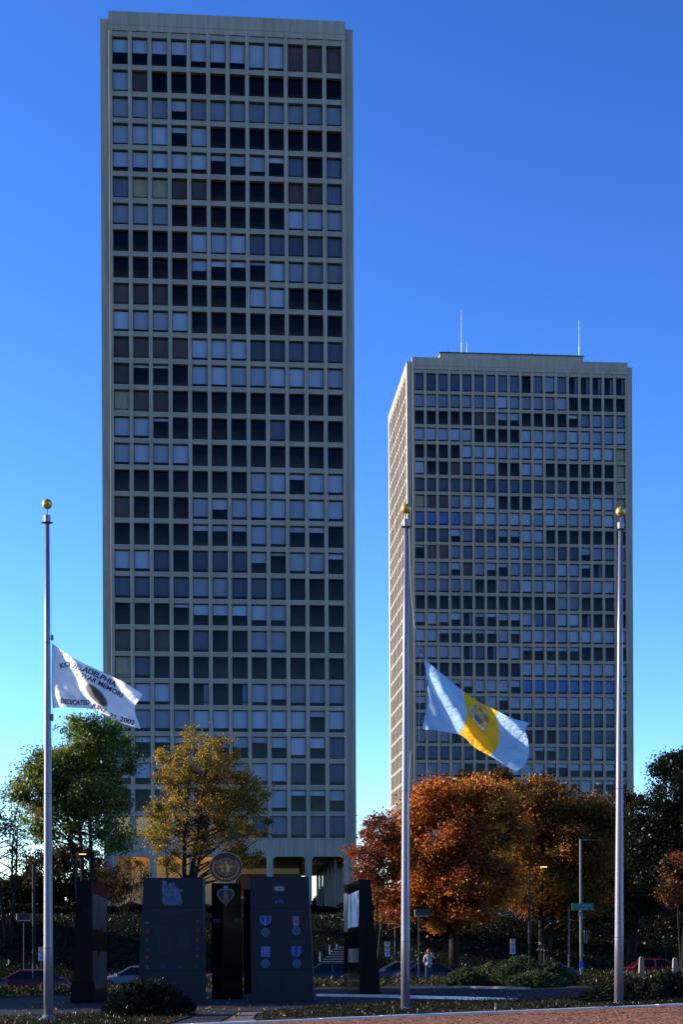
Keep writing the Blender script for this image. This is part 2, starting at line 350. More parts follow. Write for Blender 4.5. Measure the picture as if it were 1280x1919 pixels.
# plaza paving around the memorial, slabs
pl_poly = [(-18, 34), (-2.0, 36.6), (-2.3, 39.5), (-2.4, 43.0), (0.5, 47.0), (4, 48.2), (9, 47.5), (12.5, 50.5), (12, 58), (9, 67), (4, 72), (-3, 73), (-10, 70), (-16, 64), (-19, 55)]
sheet('plaza_base', pl_poly, -0.012, M['mortar'], 2.0, label='joint bed of the memorial plaza')
def inside(x, y, poly):
    c = False; n = len(poly)
    for i in range(n):
        a, b = poly[i], poly[i - 1]
        if (a[1] > y) != (b[1] > y) and x < (b[0] - a[0]) * (y - a[1]) / (b[1] - a[1]) + a[0]: c = not c
    return c
def plaza():
    root = empty('plaza_paving', (0, 0, 0), 0, kind='structure', label='blue grey slate paving of the memorial plaza')
    big = MB(); n = 0
    for j in range(0, 42):
        for i in range(-20, 14):
            x0, y0 = i + 0.0, 34 + j
            if not all(inside(x0 + a, y0 + b, pl_poly) for a, b in ((0, 0), (1, 0), (1, 1), (0, 1))): continue
            e = random.uniform(0, 0.006); m = MB(); g = 0.01
            P = [(x0 + g, y0 + g), (x0 + 1 - g, y0 + g), (x0 + 1 - g, y0 + 1 - g), (x0 + g, y0 + 1 - g)]
            T = big if n >= 300 or y0 > 64 or y0 < 40 else m
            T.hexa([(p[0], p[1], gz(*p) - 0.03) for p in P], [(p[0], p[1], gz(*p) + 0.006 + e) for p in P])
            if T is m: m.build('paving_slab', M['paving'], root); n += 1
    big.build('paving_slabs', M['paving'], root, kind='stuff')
plaza()
strip_kerb('plaza_edging', [(p.x, p.y) for p in (gp(592, 1867.5), gp(700, 1869.5), gp(840, 1873), gp(960, 1877.5))], 0.22, 0.10, M['kerb'], 0.0, 1.4, label='low pale kerb that crosses the plaza beside the right columns')
strip_kerb('planting_kerb', [(p.x, p.y) for p in (gp(768, 1853), gp(880, 1852), gp(985, 1855))], 0.22, 0.10, M['kerb2'], 0.0, 1.4, label='grey kerb in front of the juniper bed')

# ------------------------------------------------------------------ foliage
def leaf_mesh(name, pos, size, cols, mt, elong=1.5, up=None, dirs=None, aspect=1.0):
    n = len(pos); rng = np.random
    if dirs is None:
        a = rng.normal(size=(n, 3)); a /= np.linalg.norm(a, axis=1)[:, None]
    else:
        a = dirs + rng.normal(size=(n, 3)) * 0.25; a /= np.linalg.norm(a, axis=1)[:, None]
    b = rng.normal(size=(n, 3)); b -= (b * a).sum(1)[:, None] * a; b /= np.linalg.norm(b, axis=1)[:, None]
    c = np.cross(a, b)
    s = (size * rng.uniform(0.6, 1.35, n))[:, None]
    A = pos - a * s * 0.5 * elong; C = pos + a * s * 0.5 * elong
    B = pos + b * s * 0.5 * aspect + c * s * 0.12; D = pos - b * s * 0.5 * aspect + c * s * 0.12
    v = np.stack([A, B, C, D], 1).reshape(-1, 3)
    me = bpy.data.meshes.new(name); me.vertices.add(4 * n); me.vertices.foreach_set('co', v.astype(np.float32).ravel())
    me.loops.add(4 * n); me.loops.foreach_set('vertex_index', np.arange(4 * n, dtype=np.int32))
    me.polygons.add(n); me.polygons.foreach_set('loop_start', np.arange(0, 4 * n, 4, dtype=np.int32)); me.polygons.foreach_set('loop_total', np.full(n, 4, dtype=np.int32))
    at_ = me.color_attributes.new('leaf_colour', 'FLOAT_COLOR', 'CORNER')
    cc = np.ones((n, 4, 4), np.float32); cc[:, :, :3] = cols[:, None, :]; at_.data.foreach_set('color', cc.ravel())
    me.materials.append(mt); me.update(calc_edges=True); me.validate(); return me
def pick_cols(n, pal, wts, jitter=0.25, clump=None):
    pal = np.array(pal); wts = np.array(wts, float); wts /= wts.sum()
    if clump is None: idx = np.random.choice(len(pal), n, p=wts)
    else:
        k = clump.max() + 1; ci = np.random.choice(len(pal), k, p=wts); idx = ci[clump]
        sw = np.random.rand(n) < 0.35; idx[sw] = np.random.choice(len(pal), sw.sum(), p=wts)
    c = pal[idx] * np.random.uniform(1 - jitter, 1 + jitter, (n, 1)); return np.clip(c, 0.002, 0.9)

def tree(name, base, lobes, nclump, nleaf, size, pal, wts, label, group=None, trunk_r=0.25, stems=1, split=0.3, clump_r=0.55, seed=1, lean=0.0, twig=True, spread=0.25, cat='tree', elong=1.5):
    """trunk + limbs that reach every leaf clump, leaves scattered in the clumps"""
    rs = np.random.RandomState(seed); np.random.seed(seed)
    root = empty(name, base, 0, label, cat, group)
    L = []; wl = np.array([l[3] * l[4] * l[5] for l in lobes]) ** 0.75; wl = wl / wl.sum()
    while len(L) < nclump:
        l = lobes[rs.choice(len(lobes), p=wl)]
        d = rs.normal(size=3); d /= np.linalg.norm(d); r = rs.uniform(0.25, 1.0) ** 0.45
        L.append(np.array(l[:3]) + d * r * np.array(l[3:6]) - np.array(base))
    C = np.array(L)
    zc = C[:, 2]; top = zc.max(); bot = zc.min()
    m = MB(); axis = []
    cen = C[:, :2].mean(0)
    for s in range(stems):
        a = 2 * PI * s / max(1, stems) + seed; sp = spread * (stems > 1)
        pts = []; K = 9; fx = cen[0] + math.cos(a) * sp * 4; fy = cen[1] + math.sin(a) * sp * 4
        for i in range(K + 1):
            t = i / K
            wob = 0.10 * math.sin(3.1 * t * 2 + s + seed)
            pts.append(Vector((math.cos(a) * sp * 0.4 + fx * t ** 1.3 + wob * t * 2, math.sin(a) * sp * 0.4 + fy * t ** 1.3 + wob, t * (top * 0.93) - 0.3 * (1 - t))))
        rr = [max(0.025, (trunk_r / math.sqrt(stems)) * (1 - t / K) ** 0.8 * (1.25 if t == 0 else 1)) for t in range(K + 1)]
        m.tube(pts, rr, 8); axis.append((pts, rr))
    def pt(ax, z):
        pts, rr = ax
        for i in range(len(pts) - 1):
            if pts[i + 1].z >= z: 
                t = (z - pts[i].z) / max(1e-6, pts[i + 1].z - pts[i].z); t = max(0, min(1, t))
                return pts[i].lerp(pts[i + 1], t), rr[i] * (1 - t) + rr[i + 1] * t
        return pts[-1], rr[-1]
    trunk = m
    limb = MB(); limbs = []
    for c in C[:max(8, nclump // 5)]:
        ax = axis[rs.randint(len(axis))]; cv = Vector(c); h = math.hypot(c[0] - cen[0] * 0.5, c[1] - cen[1] * 0.5)
        z0 = max(top * split, min(cv.z - h * rs.uniform(0.5, 1.1), top * 0.85)); p0, r0 = pt(ax, z0)
        mid = p0.lerp(cv, 0.5) + Vector((rs.normal() * 0.25, rs.normal() * 0.25, -0.06 * (cv - p0).length + rs.normal() * 0.15))
        q1 = p0.lerp(mid, 0.55) + Vector((rs.normal() * 0.12, rs.normal() * 0.12, 0)); q2 = mid.lerp(cv, 0.5) + Vector((rs.normal() * 0.15, rs.normal() * 0.15, 0.1))
        r = min(r0 * 0.75, 0.02 + 0.016 * (cv - p0).length); path = [p0, q1, mid, q2, cv]
        limb.tube(path, [r, r * 0.8, r * 0.6, r * 0.35, 0.012], 5); limbs.append(path)
    ends = np.array([[list(p) for p in L_] for L_ in limbs]).reshape(-1, 3)
    if twig:
        for c in C[max(8, nclump // 5):]:
            k = np.argmin(((ends - c) ** 2).sum(1) + 2.0 * np.maximum(0, ends[:, 2] - c[2])); p0 = Vector(ends[k]); cv = Vector(c)
            mid = p0.lerp(cv, 0.5) + Vector((rs.normal() * 0.12, rs.normal() * 0.12, rs.normal() * 0.1 - 0.03))
            r = 0.008 + 0.007 * (cv - p0).length
            limb.tube([p0, mid, cv], [r * 1.5, r, 0.008], 4, cap=False)
    o = trunk.build('trunk', M['bark'], root, smooth=True); limb.build('limbs', M['bark'], root, smooth=True)
    if nleaf:
        per = rs.gamma(2.2, 1.0, len(C)); per /= per.sum(); cl = rs.choice(len(C), nleaf, p=per)
        cr = clump_r * rs.uniform(0.55, 1.4, len(C))
        off = rs.normal(size=(nleaf, 3)) * np.array([1, 1, 0.72]) * cr[cl][:, None] * 0.62
        pos = C[cl] + off
        cols = pick_cols(nleaf, pal, wts, clump=cl)
        link('crown', leaf_mesh('crown', pos, size, cols, M['leaf'], elong), root)
    return root

def juniper(name, c, rx, ry, h, n, label, pal, wts, group=None, seed=1, leaf=0.05, per=34, spike=0.5):
    rs = np.random.RandomState(seed); np.random.seed(seed)
    root = empty(name, c, 0, label, 'shrub', group)
    m = MB(); P = []; D = []; CL = []
    for i in range(n):
        a = rs.uniform(0, 2 * PI); r = math.sqrt(rs.uniform(0, 1)); bx, by = math.cos(a) * r * rx, math.sin(a) * r * ry
        hh = h * (1 - 0.75 * r ** 2) * rs.uniform(0.65, 1.05)
        dirv = np.array([math.cos(a) * (0.35 + r) + rs.normal() * 0.35, math.sin(a) * (0.35 + r) + rs.normal() * 0.35, rs.uniform(0.35, 1.1)]); dirv /= np.linalg.norm(dirv)
        ln = rs.uniform(0.5, 1.0) * spike * (1.5 if rs.rand() < 0.08 else 1)
        tip = np.array([bx, by, hh]); base = tip - dirv * ln
        base[2] = max(0.02, base[2])
        if i % 3 == 0: m.tube([(bx * 0.25, by * 0.25, 0), tuple(base), tuple(tip - dirv * 0.1)], [0.02, 0.012, 0.004], 4, cap=False)
        t = rs.uniform(0, 1, per) ** 0.8
        w = (1 - t)[:, None] * 0.16 * spike / 0.5
        pts = base + (tip - base) * t[:, None] + rs.normal(size=(per, 3)) * w * 0.55
        P.append(pts); D.append(np.tile(dirv, (per, 1)) + rs.normal(size=(per, 3)) * 0.35); CL.append(np.full(per, i))
    P = np.concatenate(P); D = np.concatenate(D); CL = np.concatenate(CL)
    link('foliage', leaf_mesh('foliage', P, leaf, pick_cols(len(P), pal, wts, clump=CL), M['needle'], 2.2, dirs=D, aspect=0.55), root)
    m.build('stems', M['bark'], root)
    return root

def cover(name, poly, n, size, pal, wts, label, h=0.08, seed=3, zf=gz, clumps=0):
    rs = np.random.RandomState(seed); np.random.seed(seed)
    xs = [p[0] for p in poly]; ys = [p[1] for p in poly]; out = []
    cs = [(rs.uniform(min(xs), max(xs)), rs.uniform(min(ys), max(ys)), rs.uniform(0.2, 0.7)) for _ in range(clumps)]
    while len(out) < n:
        x, y = rs.uniform(min(xs), max(xs)), rs.uniform(min(ys), max(ys))
        if cs and rs.rand() < 0.6:
            c = cs[rs.randint(len(cs))]; x, y = c[0] + rs.normal() * c[2] * 1.4, c[1] + rs.normal() * c[2]
        if inside(x, y, poly): out.append((x, y, zf(x, y) + abs(rs.normal()) * h))
    P = np.array(out); D = np.tile(np.array([0, 0, 1.0]), (n, 1)) + rs.normal(size=(n, 3)) * 0.6
    o = link(name, leaf_mesh(name, P, size, pick_cols(n, pal, wts), M['leaf'], 2.0, dirs=D, aspect=0.6), kind='stuff', label=label); return o

# ------------------------------------------------------------------ towers
TH = math.atan(0.084)
def window_meshes(wd, hg):
    fr = MB(); t = 0.045
    fr.box(0, wd, 0, 0.07, 0, t); fr.box(0, wd, 0, 0.07, hg - t, hg); fr.box(0, t, 0.002, 0.068, t, hg - t); fr.box(wd - t, wd, 0.002, 0.068, t, hg - t)
    fr.box(t, wd - t, 0.004, 0.066, 0.36, 0.36 + t)
    pn = MB(); pn.box(t, wd - t, 0.03, 0.04, t, 0.36); pn.box(t, wd - t, 0.03, 0.04, 0.36 + t, hg - t)
    return fr.mesh('window', M['frame']), pn.mesh('pane', M['glass'])
BL = {'F': ('blind_white', 0.79), 'f': ('blind_grey', 0.82), 'e': ('blind_dim', 0.84), 'B': ('blind_blue', 0.80), '3': ('blind_white', 0.66), 'h': ('blind_white', 0.46), 'q': ('blind_white', 0.24),
      't': ('blind_white', 0.12), 'c': ('curtain', 0.93), 'b': ('blind_brown', 0.92), 'y': ('blind_lit_tan', 0.92), 'L': ('blind_glow', 0.90), 'v': ('curtain', -1)}
_bl = {}
def blind_parts(code, wd, hg):
    k = (code, round(wd, 2), round(hg, 2))
    if k in _bl: return _bl[k]
    mt, fr = BL[code]; m = MB(); y = 0.085
    if fr < 0: m.box(wd * 0.68, wd - 0.05, y, y + 0.03, 0.1, hg - 0.06)
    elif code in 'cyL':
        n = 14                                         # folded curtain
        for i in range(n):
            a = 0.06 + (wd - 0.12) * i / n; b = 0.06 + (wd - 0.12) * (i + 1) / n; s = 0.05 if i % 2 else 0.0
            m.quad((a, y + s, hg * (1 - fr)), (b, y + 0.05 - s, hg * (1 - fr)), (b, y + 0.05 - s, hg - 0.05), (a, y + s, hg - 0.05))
    else:
        m.box(0.05, wd - 0.05, y, y + 0.012, hg * (1 - fr), hg - 0.05); m.box(0.05, wd - 0.05, y - 0.012, y + 0.02, hg * (1 - fr) - 0.03, hg * (1 - fr))
    _bl[k] = m.mesh('blind', M[mt]); return _bl[k]

def tower(name, origin, W, nb, bay, depth, nside, z0, zg, pattern, label, order, arcade=False, sides='LR'):
    """local frame: x along the front, y into the building; z values relative to the eye"""
    root = empty(name, (origin[0], origin[1], zg), TH, label, 'tower block'); dz = -zg
    m0 = (W - nb * bay) / 2; HM = 0.20; FL = 2.75; OP = 2.27; edge = 0.85; nf = 30
    ztop_row = z0 + FL * 29; zh = ztop_row + 2.92
    def zb(i): return z0 + FL * i
    hgt = [OP] * 29 + [2.92]
    # mullions
    for i in range(nb + 1):
        x = m0 + i * bay; a, b = x - HM, x + HM
        if i == 0: a = edge
        if i == nb: b = W - edge
        m = MB(); m.cbox(a, b, 0.0, 0.62, z0 - 0.18 + dz, zh + 0.58 + dz, 0.025)
        m.build('mullion', M['concrete'], root)
    # floor beams with a sill lip each
    for i in range(nf):
        z = zb(i); m = MB(); lo = z - 0.48 if i else z - 0.10
        m.box(edge + 0.05, W - edge - 0.05, 0.075, 0.60, lo + dz, z - 0.05 + dz, 0)
        m.box(edge + 0.05, W - edge - 0.05, 0.035, 0.59, z - 0.05 + dz, z + dz, 1)
        m.build('floor_beam', [M['beam_concrete'], M['sill']], root)
    # crown
    m = MB(); m.box(edge + 0.05, W - edge - 0.05, 0.10, 0.59, zh + dz, zh + 0.55 + dz); m.build('header_panel', M['beam_concrete'], root)
    m = MB(); m.box(edge, W - edge, -0.02, 0.6, zh + 0.58 + dz, zh + 1.14 + dz); m.build('crown_band', M['concrete'], root)
    m = MB(); m.box(edge - 0.02, W - edge + 0.02, 0.0, 0.58, zh + 1.18 + dz, zh + 2.55 + dz); m.box(edge + 0.05, W - edge - 0.05, 0.05, 0.55, zh + 1.14 + dz, zh + 1.18 + dz); m.build('parapet', M['concrete'], root)
    # corner piers with pour joints
    zc = zh + 1.93
    for x0, x1 in ((0, edge - 0.02), (W - edge + 0.02, W)):
        for y0, y1 in ((0.32, 1.3), (depth - 1.3, depth)):
            m = MB(); z = zg
            lv = [zg + 1 * 0] + [zb(i) - 0.1 for i in range(0, nf, 2)] + [zh + 0.30, zc]
            for a, b in zip(lv[:-1], lv[1:]): m.box(x0, x1, y0, y1, a + dz + 0.015, b + dz - 0.015)
            m.box(x0 + 0.02, x1 - 0.02, y0 + 0.02, y1 - 0.02, zg + dz, zc - 0.05 + dz)
            m.build('corner_pier', M['concrete'], root)
    # body: floor slabs, partitions, core, roof
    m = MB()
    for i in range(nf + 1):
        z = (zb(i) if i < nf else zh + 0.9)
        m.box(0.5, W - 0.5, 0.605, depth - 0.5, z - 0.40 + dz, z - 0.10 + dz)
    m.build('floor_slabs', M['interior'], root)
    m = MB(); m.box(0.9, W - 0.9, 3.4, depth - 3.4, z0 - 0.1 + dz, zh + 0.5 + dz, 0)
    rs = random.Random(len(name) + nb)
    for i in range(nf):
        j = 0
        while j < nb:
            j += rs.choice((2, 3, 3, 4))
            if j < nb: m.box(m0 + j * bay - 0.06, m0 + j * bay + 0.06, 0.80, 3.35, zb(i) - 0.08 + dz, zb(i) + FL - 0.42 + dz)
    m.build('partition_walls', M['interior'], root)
    m = MB(); m.box(0.5, W - 0.5, 0.6, depth - 0.5, zh + 0.52 + dz, zh + 1.3 + dz); m.build('roof_deck', M['roof'], root)
    # side and rear grids (thin, seen at a glancing angle)
    def side(kind_):
        g = MB(); gw = MB(); mb = (depth - nside * bay) / 2
        for i in range(nside + 1):
            y = mb + i * bay; a, b = y - HM, y + HM
            if i == 0: a = 1.3
            if i == nside: b = depth - 1.3
            g.box(0, 0.44, a, b, z0 - 0.3 + dz, zh + 0.6 + dz)
        for i in range(nf):
            z = zb(i); g.box(0.07, 0.42, 1.3, depth - 1.3, z - 0.48 + dz, z + dz)
        g.box(0.0, 0.5, 1.3, depth - 1.3, zh + 0.58 + dz, zc + dz); g.box(0.08, 0.42, 1.3, depth - 1.3, zh + dz, zh + 0.58 + dz)
        g.box(0.02, 0.5, 1.3, depth - 1.3, zg + 6.0 + dz if arcade else zg + dz, z0 - 0.1 + dz)
        gw.box(0.40, 0.43, 1.3, depth - 1.3, z0 + dz, zh + dz)
        return g, gw
    g, gw = side('L'); g.build('side_grid', M['concrete'], root, kind='stuff'); gw.build('side_glazing', M['side_glazing'], root)
    g2, gw2 = side('R')
    for q in (g2, gw2): q.v = [(W - v[0], v[1], v[2]) for v in q.v]; q.f = [tuple(reversed(f)) for f in q.f]
    g2.build('side_grid', M['concrete'], root, kind='stuff'); gw2.build('side_glazing', M['side_glazing'], root)
    m = MB(); m.box(edge, W - edge, depth - 0.45, depth - 0.02, (zg + 6 if arcade else zg) + dz, zh + 2.3 + dz); m.build('rear_wall', M['concrete'], root)
    # windows
    wd = bay - 2 * HM; frame_me, pane_me = window_meshes(wd, OP); ftop, ptop = window_meshes(wd, 2.92)
    cells = [(i, j) for i in range(nf) for j in range(nb)]; cells.sort(key=order); single = set(cells[:300]); rest = MB()
    for i, j in cells:
        row = pattern[nf - 1 - i]; c = row[j] if j < len(row) else 'D'; h = hgt[i]
        x = m0 + j * bay + HM; z = zb(i) + 0.002
        if (i, j) in single:
            wn = link('window', ftop if i == nf - 1 else frame_me, root, (x, 0.50, z + dz)); pn_ = link('pane', ptop if i == nf - 1 else pane_me, wn, (0, 0.0, 0.0)); pn_.rotation_euler = (R(rs.gauss(0, 0.25)), 0, R(rs.gauss(0, 0.3)))
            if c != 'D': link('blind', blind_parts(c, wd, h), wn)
        else:
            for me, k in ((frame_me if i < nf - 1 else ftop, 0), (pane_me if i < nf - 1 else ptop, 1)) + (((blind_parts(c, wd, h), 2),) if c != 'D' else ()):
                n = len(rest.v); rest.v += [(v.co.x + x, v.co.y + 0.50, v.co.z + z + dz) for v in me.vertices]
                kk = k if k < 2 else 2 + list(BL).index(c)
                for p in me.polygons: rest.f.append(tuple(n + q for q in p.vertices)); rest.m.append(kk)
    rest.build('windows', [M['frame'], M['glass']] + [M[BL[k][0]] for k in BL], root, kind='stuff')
    return root, m0, zh

T1P = ["hhhh333FFbbb", "FbDDDDDDDDDD", "fffhffffffff", "FFFqFDDDDDDD", "33333qh3qcDc", "cyybbDDDDbbc", "fffDDDDDDFFF", "DDDDFFFeeeee", "DDDDhqqtFfff", "bbbDDDDFFDDD",
       "FFFFDDDDDDDD", "bbbbFFFeeeee", "bttDFFFFFFFF", "ybbDDDDDDDDD", "FFtDDDDDeDDD", "FFFFDDDDDDDD", "DDDDDDDFFqFF", "bDDDFhFFFFFF", "DDDDqqqFFqqD", "FFeDeeehtFFq",
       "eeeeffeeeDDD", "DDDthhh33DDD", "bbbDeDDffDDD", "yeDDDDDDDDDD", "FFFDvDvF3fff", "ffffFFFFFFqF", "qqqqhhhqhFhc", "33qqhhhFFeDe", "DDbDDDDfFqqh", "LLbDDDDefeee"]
T2P = ["eeeeeccccDcFcvvvvv", "fffffffFffffFDDDDD", "DDDDDbbhhDDDDqffff", "FFFFFDDDDFFFFFFFFF", "DDDDFFFFFFFFFFFFFy", "FDDbeFFDDFFDDDDDDy", "eeeeeeeeeeeeeDDDDy", "ybbfFFFDDDFFFFFFFy", "BBBBfFFFFFFFFFFFFF", "eeehfeehhFFDDDDDDD",
       "tbbfcfffFfffeehfff", "fffhbfhqffffFFqvDf", "fffffDDffFFFfffFFf", "DDDDDDDDDDDDffDDDD", "3F3hvqqhhFccFFvDDD", "FFqqqqqFqFFFFFFFFF", "FFFFveVFFqqqqqDDDD".replace('V', 'v'), "DDDDDDDDDFFFFFFFFF", "FFFqhFFFhBBBBBBBBF", "hqqhqeFqFFFFFFFFFF",
       "eeeqDDDDDeeeeeeeee", "fffqDDDfDDDDeeeeee", "eeeeeDeeeFqqeeeFee", "ffffDDDqFFFqqhhhhh", "fDDeeDDDqFeeqqFqqq", "ffDDFFFFFFFDDqFFFF", "DDFFFFDDDDDFFFFDDD", "FFFDDDqqqFFFFDDDFF", "DDDDffffDDDDDFFFFf", "FFFFDDDDFFFDDDFFFF"]
dm1 = F * 2.75 / 49.7; dm2 = F * 2.75 / 31.3
W1 = 26.16; o1 = at(190, 900, 1); d1 = dm1 - W1 / 2 * 0.084; 
X1 = (190 + 0 - PX) * d1 / F - 0.004 * d1 * 0 ; X1 = at(190.5, 900, d1).x
# width from the right edge in the photograph
r1 = at(665.5, 900, 1.0).x; W1 = (r1 * d1 - X1) / (math.cos(TH) - r1 * math.sin(TH))
X2 = at(764.5, 1000, dm2 - 1.6).x; d2 = dm2 - 1.6; r2 = at(1187.5, 1000, 1.0).x; W2 = (r2 * d2 - X2) / (math.cos(TH) - r2 * math.sin(TH))
bay1 = (W1 - 2.04) / 12; bay2 = (W2 - 2.04) / 18
def ord1(c):
    i, j = c; hid = (i < 8 and j < 6 and not (i > 5 and j > 2))
    return (hid, -0.0 + (i > 26 and 1), i)
def ord2(c):
    i, j = c; return (i < 4 or (i < 9 and 0 < j < 8), 30 - i > 18, -i)
t1, m01, zh1 = tower('concrete_tower', (X1, d1, 0), W1, 12, bay1, 38.0, 18, 10.0, 1.5, T1P, 'tall grey concrete tower with a narrow twelve bay front, left of the shorter one', ord1, arcade=True)
t2, m02, zh2 = tower('concrete_tower', (X2, d2, 0), W2, 18, bay2, 27.0, 12, 9.15, 0.6, T2P, 'broad concrete tower with two antennas and a sunlit left side, farther back on the right', ord2)
# arcade of the near tower
def arcade():
    dz = -1.5; zt = 8.06; y0, y1 = 0.06, 0.75
    m = MB(); m.box(0.83, W1 - 0.83, y0, y1, zt + 0.45 + dz, 9.88 + dz); m.build('arcade_band', M['concrete'], t1)
    pw = 0.68; pitch = 2 * bay1; r = 0.42
    for k in range(7):
        x = m01 + k * pitch; xa, xb = x - pw / 2, x + pw / 2
        L = k > 0; Rr = k < 6; left = xa if L else 0.83; right = xb if Rr else W1 - 0.83
        mid = x; pts = [(left, 1.5 + dz), (right, 1.5 + dz)]
        if Rr:
            pts += [(right + r * (1 - math.cos(a)), zt - r + r * math.sin(a) + dz) for a in [PI / 2 * q / 6 for q in range(7)]]
            pts += [(x + pitch / 2, zt + dz), (x + pitch / 2, zt + 0.447 + dz)]
        else: pts += [(right, zt + 0.447 + dz)]
        if L:
            pts += [(x - pitch / 2, zt + 0.447 + dz), (x - pitch / 2, zt + dz)]
            pts += [(left - r * (1 - math.cos(a)), zt - r + r * math.sin(a) + dz) for a in [PI / 2 * (6 - q) / 6 for q in range(7)]]
        else: pts += [(left, zt + 0.447 + dz)]
        mm = MB(); mm.prism(pts, y0 + 0.002, y1 - 0.002); mm.build('arcade_pier', M['concrete'], t1)
    # side and inner columns, loggia ceiling, lobby core
    for k in range(9):
        for xx in (0.1, W1 - 0.85):
            mm = MB(); y = 2.0 + k * 4.15; mm.box(xx, xx + 0.75, y, y + 0.7, 0.0, 6.5); mm.build('side_column', M['concrete'], t1)
    for k in range(6):
        mm = MB(); mm.box(W1 - 2.2, W1 - 1.9, 2.2 + k * 5.5, 2.6 + k * 5.5, 0, 6.5); mm.build('inner_column', M['concrete'], t1)
    m = MB(); m.box(0.85, W1 - 0.85, 0.78, 37.4, 7.45, 8.2); m.build('loggia_ceiling', M['concrete'], t1)
    for k in range(5):
        for q_ in range(2):
            m = MB(); x = 2.6 + k * 2.6; y = 1.7 + q_ * 1.5; m.box(x, x + 1.2, y, y + 0.25, 7.38, 7.447); m.build('glow_panel', M['lobby_glow'], t1)  # glowing panels added out of sight above the arches to light the lobby
    m = MB(); m.box(-3, W1 + 3, -3, 42, 0.02, 0.12); m.build('terrace', M['sidewalk'], t1)
    m = MB(); m.box(2.6, 13.6, 4.2, 33, 0.12, 7.44); m.build('lobby_core', M['lobby'], t1)
    m = MB(); m.box(13.6, 20.6, 6.2, 33, 0.12, 7.43, 0); m.box(13.7, 20.5, 6.1, 6.19, 5.0, 5.6, 1); m.build('lobby_wing', [M['interior'], M['lobby']], t1)
    for k in range(9):
        m = MB(); m.box(20.62, 20.78, 6.5 + k * 3.0, 6.75 + k * 3.0, 0.12, 6.5); m.build('lobby_mullion', M['dark_pole'], t1)
arcade()
# penthouse and antennas of the far tower
def roofs():
    dz = -0.6; z = zh2 + 1.3 + dz
    def lx(px, y): # local x for a pixel column at local depth y
        P = d2 + y; X = at(px, 660, P).x; return (X - X2 + math.sin(TH) * y) / math.cos(TH)
    y = 3.0; xa, xb = lx(825, y), lx(1098, y)
    m = MB(); m.box(xa, xb, y, 20, z, z + 3.15, 0); m.box(xa - 0.1, xb + 0.1, y - 0.1, 20.1, z + 3.15, z + 3.35, 1); m.build('penthouse', [M['concrete'], M['roof']], t2)
    m = MB(); m.box(lx(808, 5), xa - 0.02, 5, 12, z, z + 2.9); m.build('plant_box', M['roof'], t2)
    for px, h, r in ((866, 7.4, 0.055), (876, 2.1, 0.05), (1090.5, 6.2, 0.055), (841, 1.0, 0.03), (833, 0.6, 0.03), (1000, 0.5, 0.12)):
        yy = 3.6; x = lx(px, yy); zz = z + 3.35; m = MB()
        m.tube([(x, yy, zz - 0.3), (x, yy, zz + min(1.8, h * 0.4)), (x, yy, zz + min(1.8, h * 0.4) + 0.02), (x, yy, zz + h)], [r * 1.7, r * 1.7, r, r * 0.55], 6); m.build('antenna', M['white_paint'] if h > 1 else M['dark_pole'], t2)
    z1 = zh1 + 1.3 - 1.5; m = MB(); m.box(5, W1 - 5, 8, 30, z1, z1 + 1.0); m.build('penthouse', M['concrete'], t1)
roofs()

# ------------------------------------------------------------------ flagpoles
def ball(m, c, r, seg=20):
    m.lathe([(r * math.sin(PI * i / 14) if 0 < i < 14 else 0.001, -r * math.cos(PI * i / 14)) for i in range(15)], seg, c)
def flagpole(px, pyb, pyt, d, label, ball_r=0.135):
    b = at(px[0], pyb, d); t = at(px[1], pyt, d); H = t.z - b.z; lean = (t.x - b.x)
    root = empty('flagpole', b, 0, label, 'flagpole', 'flagpoles in front of the memorial')
    def P(z): return (lean * z / H, 0, z)
    zc = H - 2 * ball_r - 0.17 - 0.20                  # underside of the truck
    m = MB(); r0, r1 = 0.125, 0.058
    zs = [0.05, 1.93, 4.0, 6.03, 8.0, 10.03, zc]
    rr = [r0 if z < 2 else r0 + (r1 - r0) * (z - 2) / (zc - 2) for z in zs]
    m.tube([P(z) for z in zs], rr, 24); m.build('shaft', M['metal'], root, smooth=True)
    for z, r_ in zip(zs[1:-1:2], rr[1:-1:2]):
        m = MB(); m.tube([(lean * z / H, 0, z - 0.012), (lean * z / H, 0, z + 0.012)], r_ * 1.012, 24); m.build('joint_ring', M['grey_pole'], root)
    m = MB(); m.lathe([(0.34, 0.0), (0.34, 0.02), (0.27, 0.05), (0.18, 0.09), (0.14, 0.15), (0.128, 0.155)], 28); m.build('base_collar', M['metal'], root, smooth=True)
    m = MB(); m.lathe([(1.05, -0.12), (1.05, 0.0)], 32); m.build('base_slab', M['paving'], root)
    m = MB(); x = lean; m.lathe([(0.058, 0), (0.115, -0.0), (0.13, 0.01), (0.085, 0.035), (0.088, 0.19), (0.07, 0.21), (0.02, 0.215)], 20, (x, 0, zc)); m.box(x - 0.15, x - 0.085, -0.02, 0.02, zc - 0.01, zc + 0.03); m.box(x + 0.085, x + 0.15, -0.02, 0.02, zc - 0.01, zc + 0.03); m.build('truck', M['metal'], root)
    m = MB(); m.tube([(x, 0, zc + 0.2), (x, 0, zc + 0.36)], 0.012, 8); m.build('finial_stem', M['black_metal'], root)
    m = MB(); ball(m, (x, 0, H - ball_r), ball_r); m.build('finial_ball', M['gold'], root, smooth=True)
    return root, b
fp1, b1 = flagpole((90, 87.5), 1913, 935, 40.5, 'left flagpole with a gold ball, flying the white flag at half mast')
fp2, b2 = flagpole((760, 761), 1897, 944, 41.6, 'middle flagpole with a gold ball, flying the blue and yellow flag')
fp3, b3 = flagpole((1160.5, 1164), 1887, 949.5, 42.2, 'right flagpole with a gold ball and no flag, in front of the broad tower')

